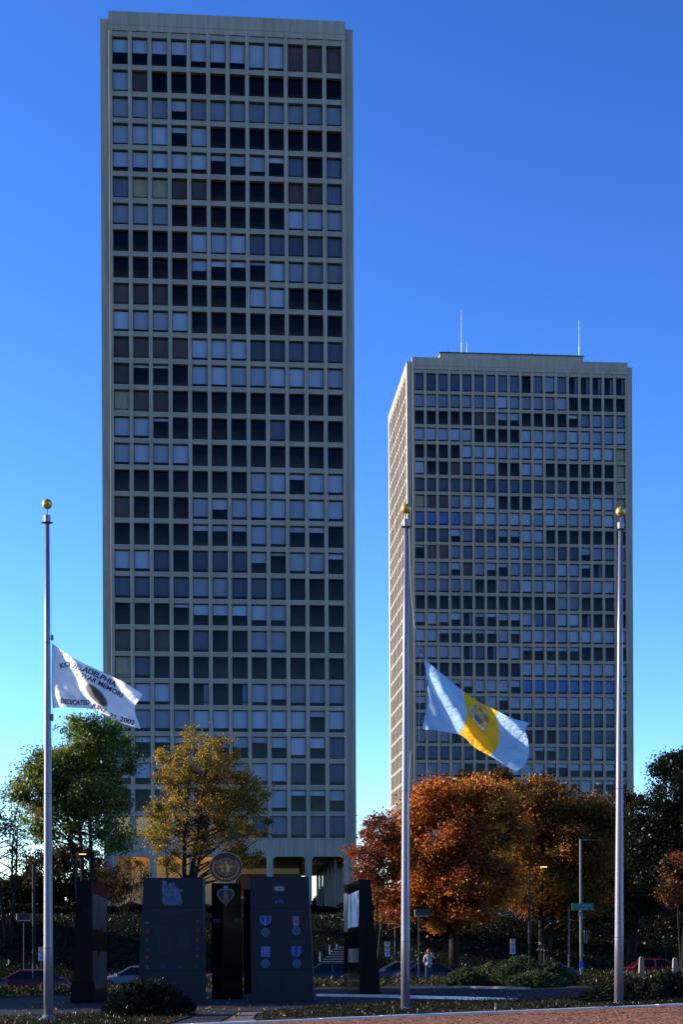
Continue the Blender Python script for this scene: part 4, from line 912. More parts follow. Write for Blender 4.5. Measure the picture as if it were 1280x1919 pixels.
def emblem():
    c = at(422.8, 1625.5, 57.3); root = empty('round_emblem', c, 0, 'round maroon disc with gold world map and laurel wreath on the narrow pillar', 'emblem')
    k = 57.3 / F; RX, RZ = 31.2 * k, 28.4 * k; g = mat('emblem_gold', (0.80, 0.30, 0.085), 0.6, 0.0, var=0.2, scale=8); mr = mat('emblem_maroon', (0.030, 0.012, 0.012), 0.5)
    def E(rx, rz, n=48): return [(rx * math.cos(2 * PI * i / n), rz * math.sin(2 * PI * i / n)) for i in range(n)]
    m = MB(); m.prism(E(RX, RZ), -0.04, 0.06); m.build('disc', mr, root)
    def ring(rx, rz, wd, y, name, x0=0, z0=0):
        m = MB(); n = 56; o = len(m.v)
        for i in range(n):
            a = 2 * PI * i / n; ca, sa = math.cos(a), math.sin(a)
            m.v += [(x0 + rx * ca, y, z0 + rz * sa), (x0 + (rx - wd) * ca, y, z0 + (rz - wd) * sa), (x0 + (rx - wd) * ca, y + 0.03, z0 + (rz - wd) * sa), (x0 + rx * ca, y + 0.03, z0 + rz * sa)]
        for i in range(n):
            j = (i + 1) % n
            for q_ in range(4): m.f.append((4 * i + q_, 4 * j + q_, 4 * j + (q_ + 1) % 4, 4 * i + (q_ + 1) % 4)); m.m.append(0)
        m.build(name, g, root)
    ring(RX, RZ, 0.022, -0.06, 'rim'); MX, MZ, CZ = 0.37, 0.335, 0.015
    for r in (1.0, 0.82, 0.63, 0.44, 0.24): ring(MX * r, MZ * r, 0.016, -0.055, 'latitude_ring', 0, CZ)
    for a in range(8):
        an = PI * a / 4; m = MB(); m.tube([(MX * 0.2 * math.cos(an), -0.045, CZ + MZ * 0.2 * math.sin(an)), (MX * math.cos(an), -0.045, CZ + MZ * math.sin(an))], 0.007, 4); m.build('meridian', g, root)
    def land(pts): 
        m = MB(); m.prism([(x * MX, CZ + z * MZ) for x, z in pts], -0.066, -0.03); m.build('continent', g, root)
    land([(-.75, .05), (-.62, -.1), (-.5, -.05), (-.36, -.18), (-.22, -.05), (-.1, .05), (-.16, .2), (-.34, .28), (-.5, .16), (-.66, .16)][::1])
    land([(-.42, -.48), (-.28, -.58), (-.18, -.36), (-.22, -.2), (-.36, -.2), (-.48, -.34)])
    land([(-.02, -.02), (.12, -.28), (.08, -.5), (.22, -.68), (.36, -.48), (.42, -.2), (.5, -.02), (.4, .2), (.26, .32), (.08, .3), (-.04, .16)])
    land([(.48, .1), (.62, .0), (.66, .16), (.54, .26)]); land([(-.1, .34), (.05, .42), (.16, .5), (.02, .56), (-.14, .46)])
    for s in (-1, 1):                                  # laurel branches
        pts = []
        for i in range(13):
            t = i / 12; a = R(-100 + 130 * t) if s > 0 else R(180 + 100 - 130 * t); pts.append(Vector((0.47 * math.cos(a), -0.05, 0.425 * math.sin(a) - 0.01)))
        m = MB(); m.tube(pts, 0.009, 4); m.build('laurel_stem', g, root)
        for i in range(1, 13):
            d_ = (pts[i] - pts[i - 1]).normalized(); nn = Vector((-d_.z, 0, d_.x)); lf = MB()
            for sd_ in (1, -1):
                p = pts[i]; tip = p + d_ * 0.085 + nn * sd_ * 0.045; w_ = nn * 0.016
                a_, b_, c2, e_ = p, p + d_ * 0.045 + nn * sd_ * 0.045, tip, p + d_ * 0.05 + nn * sd_ * 0.008
                P_ = [(q_.x, q_.z) for q_ in ((a_, e_, c2, b_) if sd_ > 0 else (a_, b_, c2, e_))]
                lf.prism(P_, -0.066, -0.035)
            lf.build('laurel_leaf', g, root)
emblem()

# ------------------------------------------------------------------ street furniture
def text_obj(s, x0, x1, z, h, y, mt, parent):
    v, f = text_mesh(s, 1.0, 0.015); wv = max(a[0] for a in v); m = MB(); m.v = [(x0 + (x1 - x0) * a[0] / wv, y, z + a[1] / 0.7 * h) for a in v]; m.f = f; m.m = [0] * len(f)
    return m.build('lettering', mt, parent)
def pole_thing(name, px, pyt, d, r, mt, label, cat, zb=None, group=None, rtop=None):
    t = at(px, pyt, d); zb = gz(t.x, d) if zb is None else zb; root = empty(name, (t.x, d, zb), 0, label, cat, group)
    m = MB(); H = t.z - zb; m.tube([(0, 0, -0.1), (0, 0, 0.25), (0, 0, 0.26), (0, 0, H)], [r * 1.5, r * 1.5, r, rtop or r * 0.8], 10); m.build('post', mt, root); return root, H
def cobra(px, pyt, d, side, label, glow=True, arm=0.9, group='street lamps along the road'):
    root, H = pole_thing('street_lamp', px, pyt, d, 0.08, M['dark_pole'], label, 'street lamp', group=group)
    m = MB(); m.tube([(0, 0, H - 0.05), (side * arm * 0.4, 0, H + 0.10), (side * arm, 0, H + 0.08)], 0.035, 6); m.build('arm', M['dark_pole'], root)
    m = MB(); x = side * arm; m.hexa([(x - 0.1, -0.1, H), (x + 0.5 * side + 0.1, -0.12, H), (x + 0.5 * side + 0.1, 0.12, H), (x - 0.1, 0.1, H)], [(x - 0.05, -0.05, H + 0.14), (x + 0.45 * side + .05, -0.05, H + 0.11), (x + 0.45 * side + .05, 0.05, H + 0.11), (x - 0.05, 0.05, H + 0.14)]); m.build('lamp_head', M['dark_pole'], root)
    m = MB(); m.box(x - 0.0, x + 0.42, -0.09, 0.09, H - 0.05, H - 0.004); m.build('lens', M['lamp_glow'], root)
    return root
cobra(143, 1600, 96, 1, 'dark street lamp with a glowing orange head in front of the big green tree', arm=0.15)
cobra(992, 1624, 100, 1, 'dark street lamp with a glowing orange head under the orange trees', arm=0.75)
# shoebox lights
for px, pyt, d, s, lab in ((785, 1704, 86, 1, 'slim post with a box lamp, right of the middle flagpole'), (44, 1712, 84, 0, 'slim post with a box lamp, left of the left flagpole')):
    root, H = pole_thing('box_lamp', px, pyt, d, 0.05, M['dark_pole'], lab, 'lamp post', group='box lamps around the plaza')
    m = MB(); x0, x1 = (-0.24, 0.62) if s else (-0.38, 0.38); m.cbox(x0, x1, -0.22, 0.22, H - 0.36, H, 0.03); m.build('lamp_box', M['sign_white'] if 0 else mat('box_lamp_paint', (0.03, 0.028, 0.027), 0.5), root)
    m = MB(); m.box(x0 + 0.06, x1 - 0.06, -0.18, 0.18, H - 0.40, H - 0.362); m.build('diffuser', M['white_paint'], root)
pole_thing('utility_pole', 62, 1620, 92, 0.11, M['dark_pole'], 'tall dark pole just left of the left flagpole', 'pole')
pole_thing('metal_post', 740, 1700, 108, 0.05, M['grey_pole'], 'thin grey post left of the middle flagpole, under the orange leaves', 'post')
pole_thing('metal_post', 1066.5, 1700, 104, 0.07, M['grey_pole'], 'short grey post left of the street name sign', 'post')
# silver street light with the green name sign
def sign_pole():
    root, H = pole_thing('signal_pole', 1089, 1573, 90, 0.10, M['grey_pole'], 'tall silver street pole carrying the green street name sign', 'pole', rtop=0.085)
    z = lambda y: at(1089, y, 90).z - root.location.z
    m = MB(); m.tube([(0, 0, z(1576)), (0.5, 0.1, z(1574)), (1.1, 0.2, z(1575))], [0.05, 0.04, 0.03], 6); m.build('arm', M['grey_pole'], root)
    m = MB(); x0, x1 = -0.56, 0.70; m.cbox(x0, x1, -0.16, -0.11, z(1706), z(1692.5), 0.008); m.build('name_board', M['sign_green'], root)
    text_obj('S Front St', x0 + 0.16, x1 - 0.16, z(1698.6), 0.14, -0.165, M['sign_white'], root); text_obj('Dock St', x0 + 0.26, x1 - 0.34, z(1705), 0.13, -0.165, M['sign_white'], root)
    for zz in (1696.2, 1703): m = MB(); m.prism([(x1 - 0.13, z(zz) - 0.03), (x1 - 0.05, z(zz)), (x1 - 0.13, z(zz) + 0.03)], -0.168, -0.162); m.build('arrow', M['sign_white'], root)
    m = MB(); m.prism([(x0 + 0.13, z(1696.2) - 0.03), (x0 + 0.13, z(1696.2) + 0.03), (x0 + 0.05, z(1696.2))], -0.168, -0.162); m.build('arrow', M['sign_white'], root)
    m = MB(); m.cbox(-0.17, 0.09, -0.16, -0.12, z(1716.5), z(1709), 0.008); m.build('route_plate', M['sign_green'], root)
    text_obj('200', -0.13, 0.05, z(1714.6), 0.10, -0.165, M['sign_white'], root)
    m = MB(); m.cbox(-0.12, 0.10, -0.16, -0.12, z(1815.5), z(1801), 0.008); m.build('blue_plate', M['sign_blue'], root); m = MB(); m.box(-0.08, 0.08, -0.168, -0.162, z(1814.8), z(1812.8)); m.build('plate_stripe', M['sign_white'], root)
    m = MB(); m.cbox(0.16, 0.34, -0.12, 0.1, z(1768), z(1748), 0.03); m.cbox(0.14, 0.50, -0.15, 0.12, z(1748), z(1743), 0.03); m.build('signal_head', mat('signal_grey', (0.05, 0.045, 0.06), 0.5), root)
sign_pole()
def parking_sign(px, py0, py1, d, label, w_=0.30):
    root, H = pole_thing('parking_sign', px, py0 + 1, d, 0.03, M['dark_pole'], label, 'sign', group='parking signs along the street')
    zt = at(px, py0, d).z - root.location.z; zb_ = at(px, py1, d).z - root.location.z; h = (zt - zb_) / 3
    for k in range(3):
        m = MB(); m.cbox(-w_ / 2, w_ / 2, -0.055, -0.035, zt - h * (k + 1) + 0.015, zt - h * k - 0.015, 0.006); m.build('sign_plate', M['sign_white'] if k != 3 else M['sign_red'], root)
        m = MB(); m.box(-w_ / 2 + 0.03, w_ / 2 - 0.03, -0.060, -0.0555, zt - h * k - 0.09, zt - h * k - 0.04); m.box(-w_ / 2 + 0.05, w_ / 2 - 0.05, -0.060, -0.0555, zt - h * k - 0.16, zt - h * k - 0.13); m.build('sign_band', M['sign_red'] if k != 2 else M['sign_blue'], root)
parking_sign(726.5, 1764, 1793, 92, 'stack of three small signs on a post, between the right column and the middle flagpole')
parking_sign(961.5, 1759, 1788, 90, 'stack of three small signs on a post, left of the stooping man')
parking_sign(76.5, 1774, 1801, 88, 'stack of three small signs on a post, beside the left flagpole')
# stone bollards on the right
for px, pyt, lab in ((1203, 1794, 'stone bollard in front of the middle of the red car'), (1266, 1796, 'stone bollard at the right edge of the picture, sunlit on its left side')):
    d = 74; t = at(px, pyt, d); zb_ = gz(t.x, d); root = empty('bollard', (t.x, d, zb_), 0, lab, 'bollard', 'stone bollards beside the street'); H = t.z - zb_
    m = MB(); a, b = 0.15, 0.10; m.hexa([(-a, -a, -0.1), (a, -a, -0.1), (a, a, -0.1), (-a, a, -0.1)], [(-b, -b, H - 0.05), (b, -b, H - 0.05), (b, b, H - 0.05), (-b, b, H - 0.05)]); m.build('shaft', M['stone_step'], root)
    m = MB(); m.hexa([(-b - 0.01, -b - 0.01, H - 0.05), (b + .01, -b - .01, H - 0.05), (b + .01, b + .01, H - 0.05), (-b - .01, b + .01, H - 0.05)], [(-0.05, -0.05, H + 0.03), (0.05, -0.05, H + 0.03), (0.05, 0.05, H + 0.03), (-0.05, 0.05, H + 0.03)]); m.build('cap', M['stone_step'], root)

# ------------------------------------------------------------------ steps up the bank
def steps():
    d0 = 108.0; n = 9; b = at(600, 1816, d0); root = empty('stone_stairs', b, 0, 'stone steps with white posts climbing the bank beside the right column', 'stairs')
    rise = 0.17; run = 0.42; sx = 0.19
    for k in range(n):
        x = -0.35 + k * sx; m = MB(); m.box(x, x + 2.2, k * run, (k + 1) * run + 0.15, -0.3 + k * rise * 1.0, (k + 1) * rise - 0.03); m.box(x - 0.03, x + 2.23, k * run - 0.04, (k + 1) * run - 0.045, (k + 1) * rise - 0.028, (k + 1) * rise + 0.02, 1)
        m.build('step', [M['bark'], M['sill']], root)  # dark risers and pale treads paint sunlight onto the steps
    posts = [(599.5, 1783.5, 1802, 109.0), (617.5, 1770, 1788.5, 110.6), (631, 1769, 1783.5, 112.0)]; tops = []
    for px, y0, y1, d in posts:
        a = at(px, y0, d) - b; c = at(px, y1, d) - b; m = MB(); m.tube([c, a], 0.045, 8); m.build('rail_post', M['white_paint'], root); tops.append(a)
    m = MB(); m.tube([tops[0] + (tops[0] - tops[1]) * 0.5, tops[0], tops[1], tops[2]], 0.025, 6); m.build('handrail', M['dark_pole'], root)
steps()

# ------------------------------------------------------------------ cars
def car(label, col, loc, rz, L=4.6, Wd=1.8, H=1.42, rough=0.38, metal=0.3, group='cars parked along the street', low=0.0):
    root = empty('parked_car', loc, rz, label, 'car', group); paint = mat('car_paint', tuple(c * 0.6 for c in col), rough, metal); paint.node_tree.nodes['Principled BSDF'].inputs['Coat Weight'].default_value = 0.25
    m = MB(); hw = Wd / 2
    # body loft: stations along x: (x, half width, z underside, z shoulder)
    st = [(-L / 2, 0.62, 0.42, 0.66), (-L / 2 + 0.08, 0.80, 0.30, 0.84), (-L * 0.42, 0.95, 0.22, 0.92), (-L * 0.20, 1.0, 0.20, 0.93), (L * 0.10, 1.0, 0.20, 0.91), (L * 0.26, 0.98, 0.21, 0.88), (L * 0.40, 0.93, 0.24, 0.78), (L / 2 - 0.08, 0.80, 0.30, 0.68), (L / 2, 0.62, 0.38, 0.55)]
    K = []
    for x, wf, zl, zu in st:
        w_ = hw * wf; zm = (zl + zu) / 2
        K.append([(x, -w_ * 0.9, zl), (x, -w_, zl + 0.10), (x, -w_ * 1.0, zm), (x, -w_ * 0.97, zu - 0.10), (x, -w_ * 0.86, zu), (x, 0, zu + 0.035), (x, w_ * 0.86, zu), (x, w_ * 0.97, zu - 0.10), (x, w_, zm), (x, w_, zl + 0.10), (x, w_ * 0.9, zl)])
    for s in K: m.v += s
    n = 11
    for i in range(len(K) - 1):
        for j in range(n): jj = (j + 1) % n; m.f.append((i * n + j, i * n + jj, (i + 1) * n + jj, (i + 1) * n + j)); m.m.append(0)
    m.f.append(tuple(range(n - 1, -1, -1))); m.f.append(tuple((len(K) - 1) * n + j for j in range(n))); m.m += [0, 0]
    bo = m.build('body', paint, root, smooth=True)
    # greenhouse: glass band and roof
    g = MB(); zb_ = 0.90; zt = H - 0.06; xb = (-L * 0.40, L * 0.24); xt = (-L * 0.24, L * 0.06)
    bq_ = [(xb[0], -hw * 0.86, zb_), (xb[1], -hw * 0.84, zb_), (xb[1], hw * 0.84, zb_), (xb[0], hw * 0.86, zb_)]; tq_ = [(xt[0], -hw * 0.66, zt), (xt[1], -hw * 0.64, zt), (xt[1], hw * 0.64, zt), (xt[0], hw * 0.66, zt)]
    g.hexa(bq_, tq_); g.build('windows', M['car_glass'], root)
    rf = MB(); rf.hexa([(xt[0] - 0.05, -hw * 0.68, zt), (xt[1] + 0.05, -hw * 0.66, zt), (xt[1] + 0.05, hw * 0.66, zt), (xt[0] - 0.05, hw * 0.68, zt)], [(xt[0] + 0.12, -hw * 0.56, H), (xt[1] - 0.12, -hw * 0.54, H), (xt[1] - 0.12, hw * 0.54, H), (xt[0] + 0.12, hw * 0.56, H)]); rf.build('roof', paint, root)
    def pl_(a, b, r_):
        p = MB(); p.tube([a, b], r_, 6); p.build('pillar', paint, root)
    for s in (-1, 1):
        for (a, b) in ((bq_[0 if s < 0 else 3], tq_[0 if s < 0 else 3]), (bq_[1 if s < 0 else 2], tq_[1 if s < 0 else 2])): pl_(Vector(a) + Vector((0, s * 0.01, 0)), Vector(b) + Vector((0, s * 0.01, 0)), 0.045)
        xm = -L * 0.09; pl_((xm - 0.02, s * (hw * 0.86), zb_), (xm, s * (hw * 0.665), zt), 0.04)
    for x in (-L * 0.31, L * 0.32):
        for s in (-1, 1):
            t = MB(); ring = [(0.20, -0.1), (0.31, -0.1), (0.33, -0.06), (0.33, 0.06), (0.31, 0.1), (0.20, 0.1)]; t.lathe(ring, 20); me = t.mesh('tyre', M['tyre'], True)
            wl = empty('wheel', (x, s * (hw - 0.10), 0.33), 0); wl.parent = root; ty = link('tyre', me, wl); ty.rotation_euler = (R(90), 0, 0)
            r_ = MB(); r_.lathe([(0.03, -0.085), (0.2, -0.07), (0.2, 0.07), (0.03, 0.085)], 12); rm = r_.build('rim', M['rim'], wl); rm.rotation_euler = (R(90), 0, 0)
    for s in (-1, 1):
        h = MB(); h.cbox(L / 2 - 0.16, L / 2 - 0.02, s * hw * 0.66 - 0.15, s * hw * 0.66 + 0.13, 0.52, 0.66, 0.02); h.build('headlight', M['head_lens'], root)
        h = MB(); h.cbox(-L / 2 + 0.01, -L / 2 + 0.12, s * hw * 0.72 - 0.14, s * hw * 0.72 + 0.12, 0.62, 0.80, 0.02); h.build('taillight', M['tail_lens'], root)
        h = MB(); h.cbox(L * 0.20, L * 0.20 + 0.12, s * (hw + 0.06) - 0.07, s * (hw + 0.06) + 0.07, 0.88, 1.0, 0.02); h.build('mirror', paint, root)
    return root
def caratp(px, py_roof, d, *a, H=1.42, **k):
    p = at(px, py_roof, d); return p.x
ZR = ROADZ + 0.02
car('dark red saloon with a pale reflecting roof, behind the left flagpole', (0.20, 0.012, 0.012), (at(48, 1800, 82.5).x, 82.5, ZR - 0.02), R(186), H=1.40)
car('second red car cut off by the left picture edge', (0.16, 0.01, 0.01), (at(-70, 1800, 80).x, 80.5, ZR), R(195))
car('pale silver saloon between the left column and the left slab', (0.20, 0.22, 0.28), (at(252, 1800, 88).x, 88.5, ZR), R(183))
car('dark blue saloon seen between the right slab and the right column', (0.018, 0.024, 0.035), (at(610, 1800, 94).x, 95, ZR), R(180))
car('silver blue saloon left of the middle flagpole', (0.06, 0.07, 0.10), (at(748, 1800, 98).x, 98.5, ZR), R(184))
car('dark saloon with a blue windscreen, behind the woman', (0.03, 0.035, 0.05), (at(815, 1800, 93.5).x, 93.5, ZR), R(4))
car('blue saloon half hidden behind the junipers', (0.015, 0.03, 0.22), (at(1020, 1800, 97).x, 97.5, ZR - 0.05), R(184), H=1.34)
car('bright red saloon behind the right flagpole and the bollards', (0.45, 0.012, 0.012), (at(1216, 1800, 98).x, 98.5, ZR + 0.12), R(180), L=4.4)
car('dark red car right of the last bollard', (0.22, 0.01, 0.01), (at(1360, 1800, 99.5).x, 99.5, ZR), R(180))
car('white and red car glimpsed between the two slabs', (0.5, 0.1, 0.09), (at(430, 1800, 90).x, 91, ZR), R(182))

# ------------------------------------------------------------------ people
def skin_body(name, joints, edges, radii, mt, parent, sub=2, root=0):
    me = bpy.data.meshes.new(name); me.from_pydata([tuple(j) for j in joints], edges, []); me.materials.append(mt)
    o = link(name, me, parent); sk = o.modifiers.new('skin', 'SKIN'); sk.use_smooth_shade = True; sk.branch_smoothing = 0.4
    lay = me.skin_vertices[0] if me.skin_vertices else None
    if lay is None: return o
    for i, r in enumerate(radii):
        rr = r if isinstance(r, tuple) else (r, r); lay.data[i].radius = rr; lay.data[i].use_root = (i == root)
    sb = o.modifiers.new('sub', 'SUBSURF'); sb.levels = sub; sb.render_levels = sub
    return o
def add_skin(name, joints, edges, radii, mt, parent, sub=2, root=0):
    """skin modifier body built through bmesh so that the skin layer exists without operators"""
    bm = bmesh.new(); lay = bm.verts.layers.skin.verify(); V = [bm.verts.new(tuple(j)) for j in joints]
    for i, v in enumerate(V):
        r = radii[i]; v[lay].radius = r if isinstance(r, tuple) else (r, r); v[lay].use_root = (i == root)
    for a, b in edges: bm.edges.new((V[a], V[b]))
    me = bpy.data.meshes.new(name); bm.to_mesh(me); bm.free(); me.materials.append(mt)
    o = link(name, me, parent); sk = o.modifiers.new('skin', 'SKIN'); sk.use_smooth_shade = True
    sb = o.modifiers.new('sub', 'SUBSURF'); sb.levels = sub; sb.render_levels = sub
    return o
def chain(pts, rad): return pts, [(i, i + 1) for i in range(len(pts) - 1)], rad
def hand(J, E, Rr, wrist_i, dirv, side):
    d = Vector(dirv).normalized(); a = Vector((0, 0, 1)) if abs(d.z) < 0.8 else Vector((0, 1, 0)); u = d.cross(a).normalized()
    w_ = Vector(J[wrist_i]); J.append(tuple(w_ + d * 0.06)); Rr.append((0.034, 0.018)); pi = len(J) - 1; E.append((wrist_i, pi))
    for k, ln in enumerate((0.075, 0.085, 0.08, 0.06)):
        b = w_ + d * 0.085 + u * (k - 1.5) * 0.020; J += [tuple(b), tuple(b + d * ln * 0.5 + u * 0.002), tuple(b + d * ln)]; Rr += [0.010, 0.009, 0.007]; n = len(J); E += [(pi, n - 3), (n - 3, n - 2), (n - 2, n - 1)]
    b = w_ + d * 0.03 + u * 0.035 * side; J += [tuple(b), tuple(b + d * 0.04 + u * 0.02 * side)]; Rr += [0.011, 0.009]; n = len(J); E += [(wrist_i, n - 2), (n - 2, n - 1)]
def person(loc, rz, label, hair, top_c, leg_c, pose='stand', skin_c=(0.45, 0.26, 0.19)):
    root = empty('person', loc, rz, label, 'person'); sk = mat('skin', skin_c, 0.6)
    lean = 0.0 if pose == 'stand' else 0.42
    def P(x, y, z):                                    # figure faces +y; lean bends everything above the hip to -x
        if z > 0.92 and lean: t = z - 0.92; return (x - t * lean * 1.5, y + 0.1 * t, 0.92 + t * (1 - lean * 0.35))
        return (x, y, z)
    J = [P(0, 0, 0.95), P(0, 0, 1.08), P(0, 0.0, 1.25), P(0, -0.01, 1.40), P(0, 0, 1.50), P(0, 0.02, 1.56), P(0, 0.02, 1.68)]
    Rr = [(0.15, 0.11), (0.13, 0.10), (0.15, 0.11), (0.13, 0.09), (0.055, 0.055), (0.075, 0.085), (0.07, 0.085)]; E = [(i, i + 1) for i in range(6)]
    hips = {}
    for s in (-1, 1):
        kx = s * 0.10 + (0.02 if s > 0 else -0.02)
        J += [P(s * 0.09, 0, 0.86), P(kx, 0.02 + (0.05 if s > 0 else 0), 0.48), P(kx + s * 0.01, -0.02, 0.09), P(kx + s * 0.02, 0.13, 0.035)]; n = len(J); Rr += [0.088, 0.058, 0.042, (0.04, 0.028)]; E += [(0, n - 4), (n - 4, n - 3), (n - 3, n - 2), (n - 2, n - 1)]
    arms = {}
    for s in (-1, 1):
        if pose == 'stand' and s > 0: A = [P(0.18, 0, 1.40), P(0.33, 0.06, 1.22), P(0.16, 0.16, 1.50)]; hd_ = (-0.4, 0.1, 0.6)
        elif pose == 'stand': A = [P(-0.18, 0, 1.40), P(-0.26, -0.02, 1.13), P(-0.20, 0.12, 0.95)]; hd_ = (0.3, 0.3, -0.6)
        else: A = [P(s * 0.18, 0, 1.40), P(s * 0.2 - 0.08, 0.12, 1.14), P(s * 0.14 - 0.25, 0.25, 1.06)]; hd_ = (-0.6, 0.3, -0.5)
        J += A; n = len(J); Rr += [0.058, 0.042, 0.028]; E += [(3, n - 3), (n - 3, n - 2), (n - 2, n - 1)]; arms[s] = [A, n - 1]; hand(J, E, Rr, n - 1, hd_, -s)
    add_skin('body', J, E, Rr, sk, root, 1)
    # clothes: their own skinned shells a little larger than the body
    tj = [P(0, 0, 0.86), P(0, 0, 1.0), P(0, 0, 1.15), P(0, 0, 1.28), P(0, -0.01, 1.41), P(0, 0, 1.47)]; te = [(i, i + 1) for i in range(5)]; tr_ = [(0.20, 0.15), (0.18, 0.14), (0.165, 0.125), (0.175, 0.13), (0.15, 0.105), (0.07, 0.07)]
    for s in (-1, 1):
        A = arms[s][0]; tj += [A[0], A[1], tuple(Vector(A[1]).lerp(Vector(A[2]), 0.85))]; n = len(tj); tr_ += [0.072, 0.056, 0.044]; te += [(4, n - 3), (n - 3, n - 2), (n - 2, n - 1)]
    add_skin('top', tj, te, tr_, mat('cloth_top', top_c, 0.85), root, 1)
    lj = [P(0, 0, 0.93)]; le_ = []; lr = [(0.165, 0.125)]
    for s in (-1, 1):
        kx = s * 0.10 + (0.02 if s > 0 else -0.02); lj += [P(s * 0.09, 0, 0.84), P(kx, 0.02 + (0.05 if s > 0 else 0), 0.48), P(kx + s * 0.01, -0.02, 0.12)]; n = len(lj); lr += [0.10, 0.075, 0.065]; le_ += [(0, n - 3), (n - 3, n - 2), (n - 2, n - 1)]
    add_skin('trousers', lj, le_, lr, mat('cloth_trousers', leg_c, 0.85), root, 1)
    for s in (-1, 1):
        kx = s * 0.10 + (0.02 if s > 0 else -0.02) + s * 0.015; m = MB(); m.cbox(kx - 0.05, kx + 0.05, -0.09, 0.18, 0.0, 0.085, 0.015); m.build('shoe', M['tyre'], root)
    c = Vector(P(0, 0.02, 1.63)); m = MB(); hr = 0.105 if hair else 0.088
    if hair:
        ball(m, (c.x, c.y - 0.03, c.z + 0.02), 0.118, 14); ball(m, (c.x - 0.03, c.y - 0.07, c.z - 0.06), 0.085, 12); m.build('hair', mat('hair_colour', hair, 0.6), root, smooth=True)
    f = MB()
    for s in (-1, 1): ball(f, (c.x + s * 0.032, c.y + 0.083, c.z + 0.02), 0.011, 8)
    f.build('eyes', M['black_metal'], root); f = MB(); f.hexa([(c.x - 0.014, c.y + 0.08, c.z - 0.03), (c.x + 0.014, c.y + 0.08, c.z - 0.03), (c.x + 0.01, c.y + 0.11, c.z - 0.028), (c.x - 0.01, c.y + 0.11, c.z - 0.028)], [(c.x - 0.006, c.y + 0.08, c.z + 0.02), (c.x + 0.006, c.y + 0.08, c.z + 0.02), (c.x + 0.004, c.y + 0.088, c.z + 0.02), (c.x - 0.004, c.y + 0.088, c.z + 0.02)]); f.build('nose', sk, root)
    f = MB(); f.box(c.x - 0.024, c.x + 0.024, c.y + 0.083, c.y + 0.092, c.z - 0.058, c.z - 0.048); f.build('mouth', M['sign_red'], root)
    for s in (-1, 1): f = MB(); ball(f, (c.x + s * 0.085, c.y, c.z), 0.022, 8); f.build('ear', sk, root)
    return root
pw = at(804, 1838, 83.5); person((pw.x, 83.5, gz(pw.x, 83.5) - 0.0), R(0), 'woman with red hair, pale top and blue jeans, seen from behind, one hand raised', (0.30, 0.035, 0.012), (0.30, 0.29, 0.33), (0.015, 0.03, 0.08))
wm = [o for o in bpy.data.objects if o.get('category') == 'person'][0]
m = MB(); ring = [(0.062 * math.cos(a) + 0.0, 0.055 * math.sin(a), 1.475) for a in [2 * PI * i / 12 for i in range(13)]]; m.tube(ring, 0.032, 8); m.build('scarf', mat('red_scarf', (0.25, 0.02, 0.05), 0.8), wm, smooth=True)
pw2 = at(1026, 1800, 104.5); person((pw2.x, 105.0, -2.15), R(8), 'balding man in dark clothes stooping to the left behind the junipers', None, (0.012, 0.013, 0.018), (0.012, 0.012, 0.015), 'lean')

# ------------------------------------------------------------------ trees
def LB(px, py, d, rx, ry, rz): p = at(px, py, d); return (p.x, d, p.z, rx, ry, rz)
def base(px, d): X = at(px, 1750, d).x; return (X, d, gz(X, d) - 0.05)
GRN = [(0.10, 0.15, 0.028), (0.18, 0.21, 0.035), (0.03, 0.065, 0.016), (0.24, 0.21, 0.035), (0.22, 0.09, 0.02)]
GLD = [(0.42, 0.23, 0.03), (0.28, 0.19, 0.028), (0.16, 0.14, 0.028), (0.44, 0.19, 0.025), (0.11, 0.07, 0.02)]
ORG = [(0.58, 0.17, 0.024), (0.36, 0.085, 0.018), (0.66, 0.29, 0.04), (0.22, 0.035, 0.012), (0.50, 0.34, 0.045), (0.13, 0.05, 0.02)]
OG2 = [(0.40, 0.16, 0.022), (0.30, 0.13, 0.018), (0.20, 0.14, 0.022), (0.34, 0.085, 0.016), (0.10, 0.055, 0.016)]
RED = [(0.24, 0.05, 0.02), (0.30, 0.09, 0.02), (0.12, 0.03, 0.018), (0.35, 0.15, 0.03)]
DRK = [(0.006, 0.009, 0.004), (0.009, 0.013, 0.005), (0.005, 0.008, 0.004), (0.015, 0.011, 0.006)]
BRN = [(0.055, 0.028, 0.012), (0.035, 0.032, 0.011), (0.09, 0.045, 0.014), (0.02, 0.022, 0.009)]
d = 100
tree('deciduous_tree', base(160, d), [LB(150, 1400, d, 2.0, 2.2, 1.9), LB(95, 1440, d, 1.9, 2.0, 1.6), LB(205, 1410, d, 1.7, 1.9, 2.0), LB(150, 1470, d, 2.9, 2.5, 2.0), LB(65, 1485, d, 1.3, 1.6, 1.5), LB(100, 1540, d, 2.2, 2.0, 1.4), LB(190, 1500, d, 1.6, 1.8, 1.4), LB(210, 1565, d, 1.7, 1.6, 0.9), LB(45, 1460, d, 0.7, 0.9, 0.9)],
     330, 52000, 0.12, GRN, [4, 3, 3, 1.6, 0.7], 'big green tree with a dense round crown behind the left flagpole', trunk_r=0.42, stems=3, split=0.28, clump_r=0.60, seed=11, spread=0.28)
d = 124
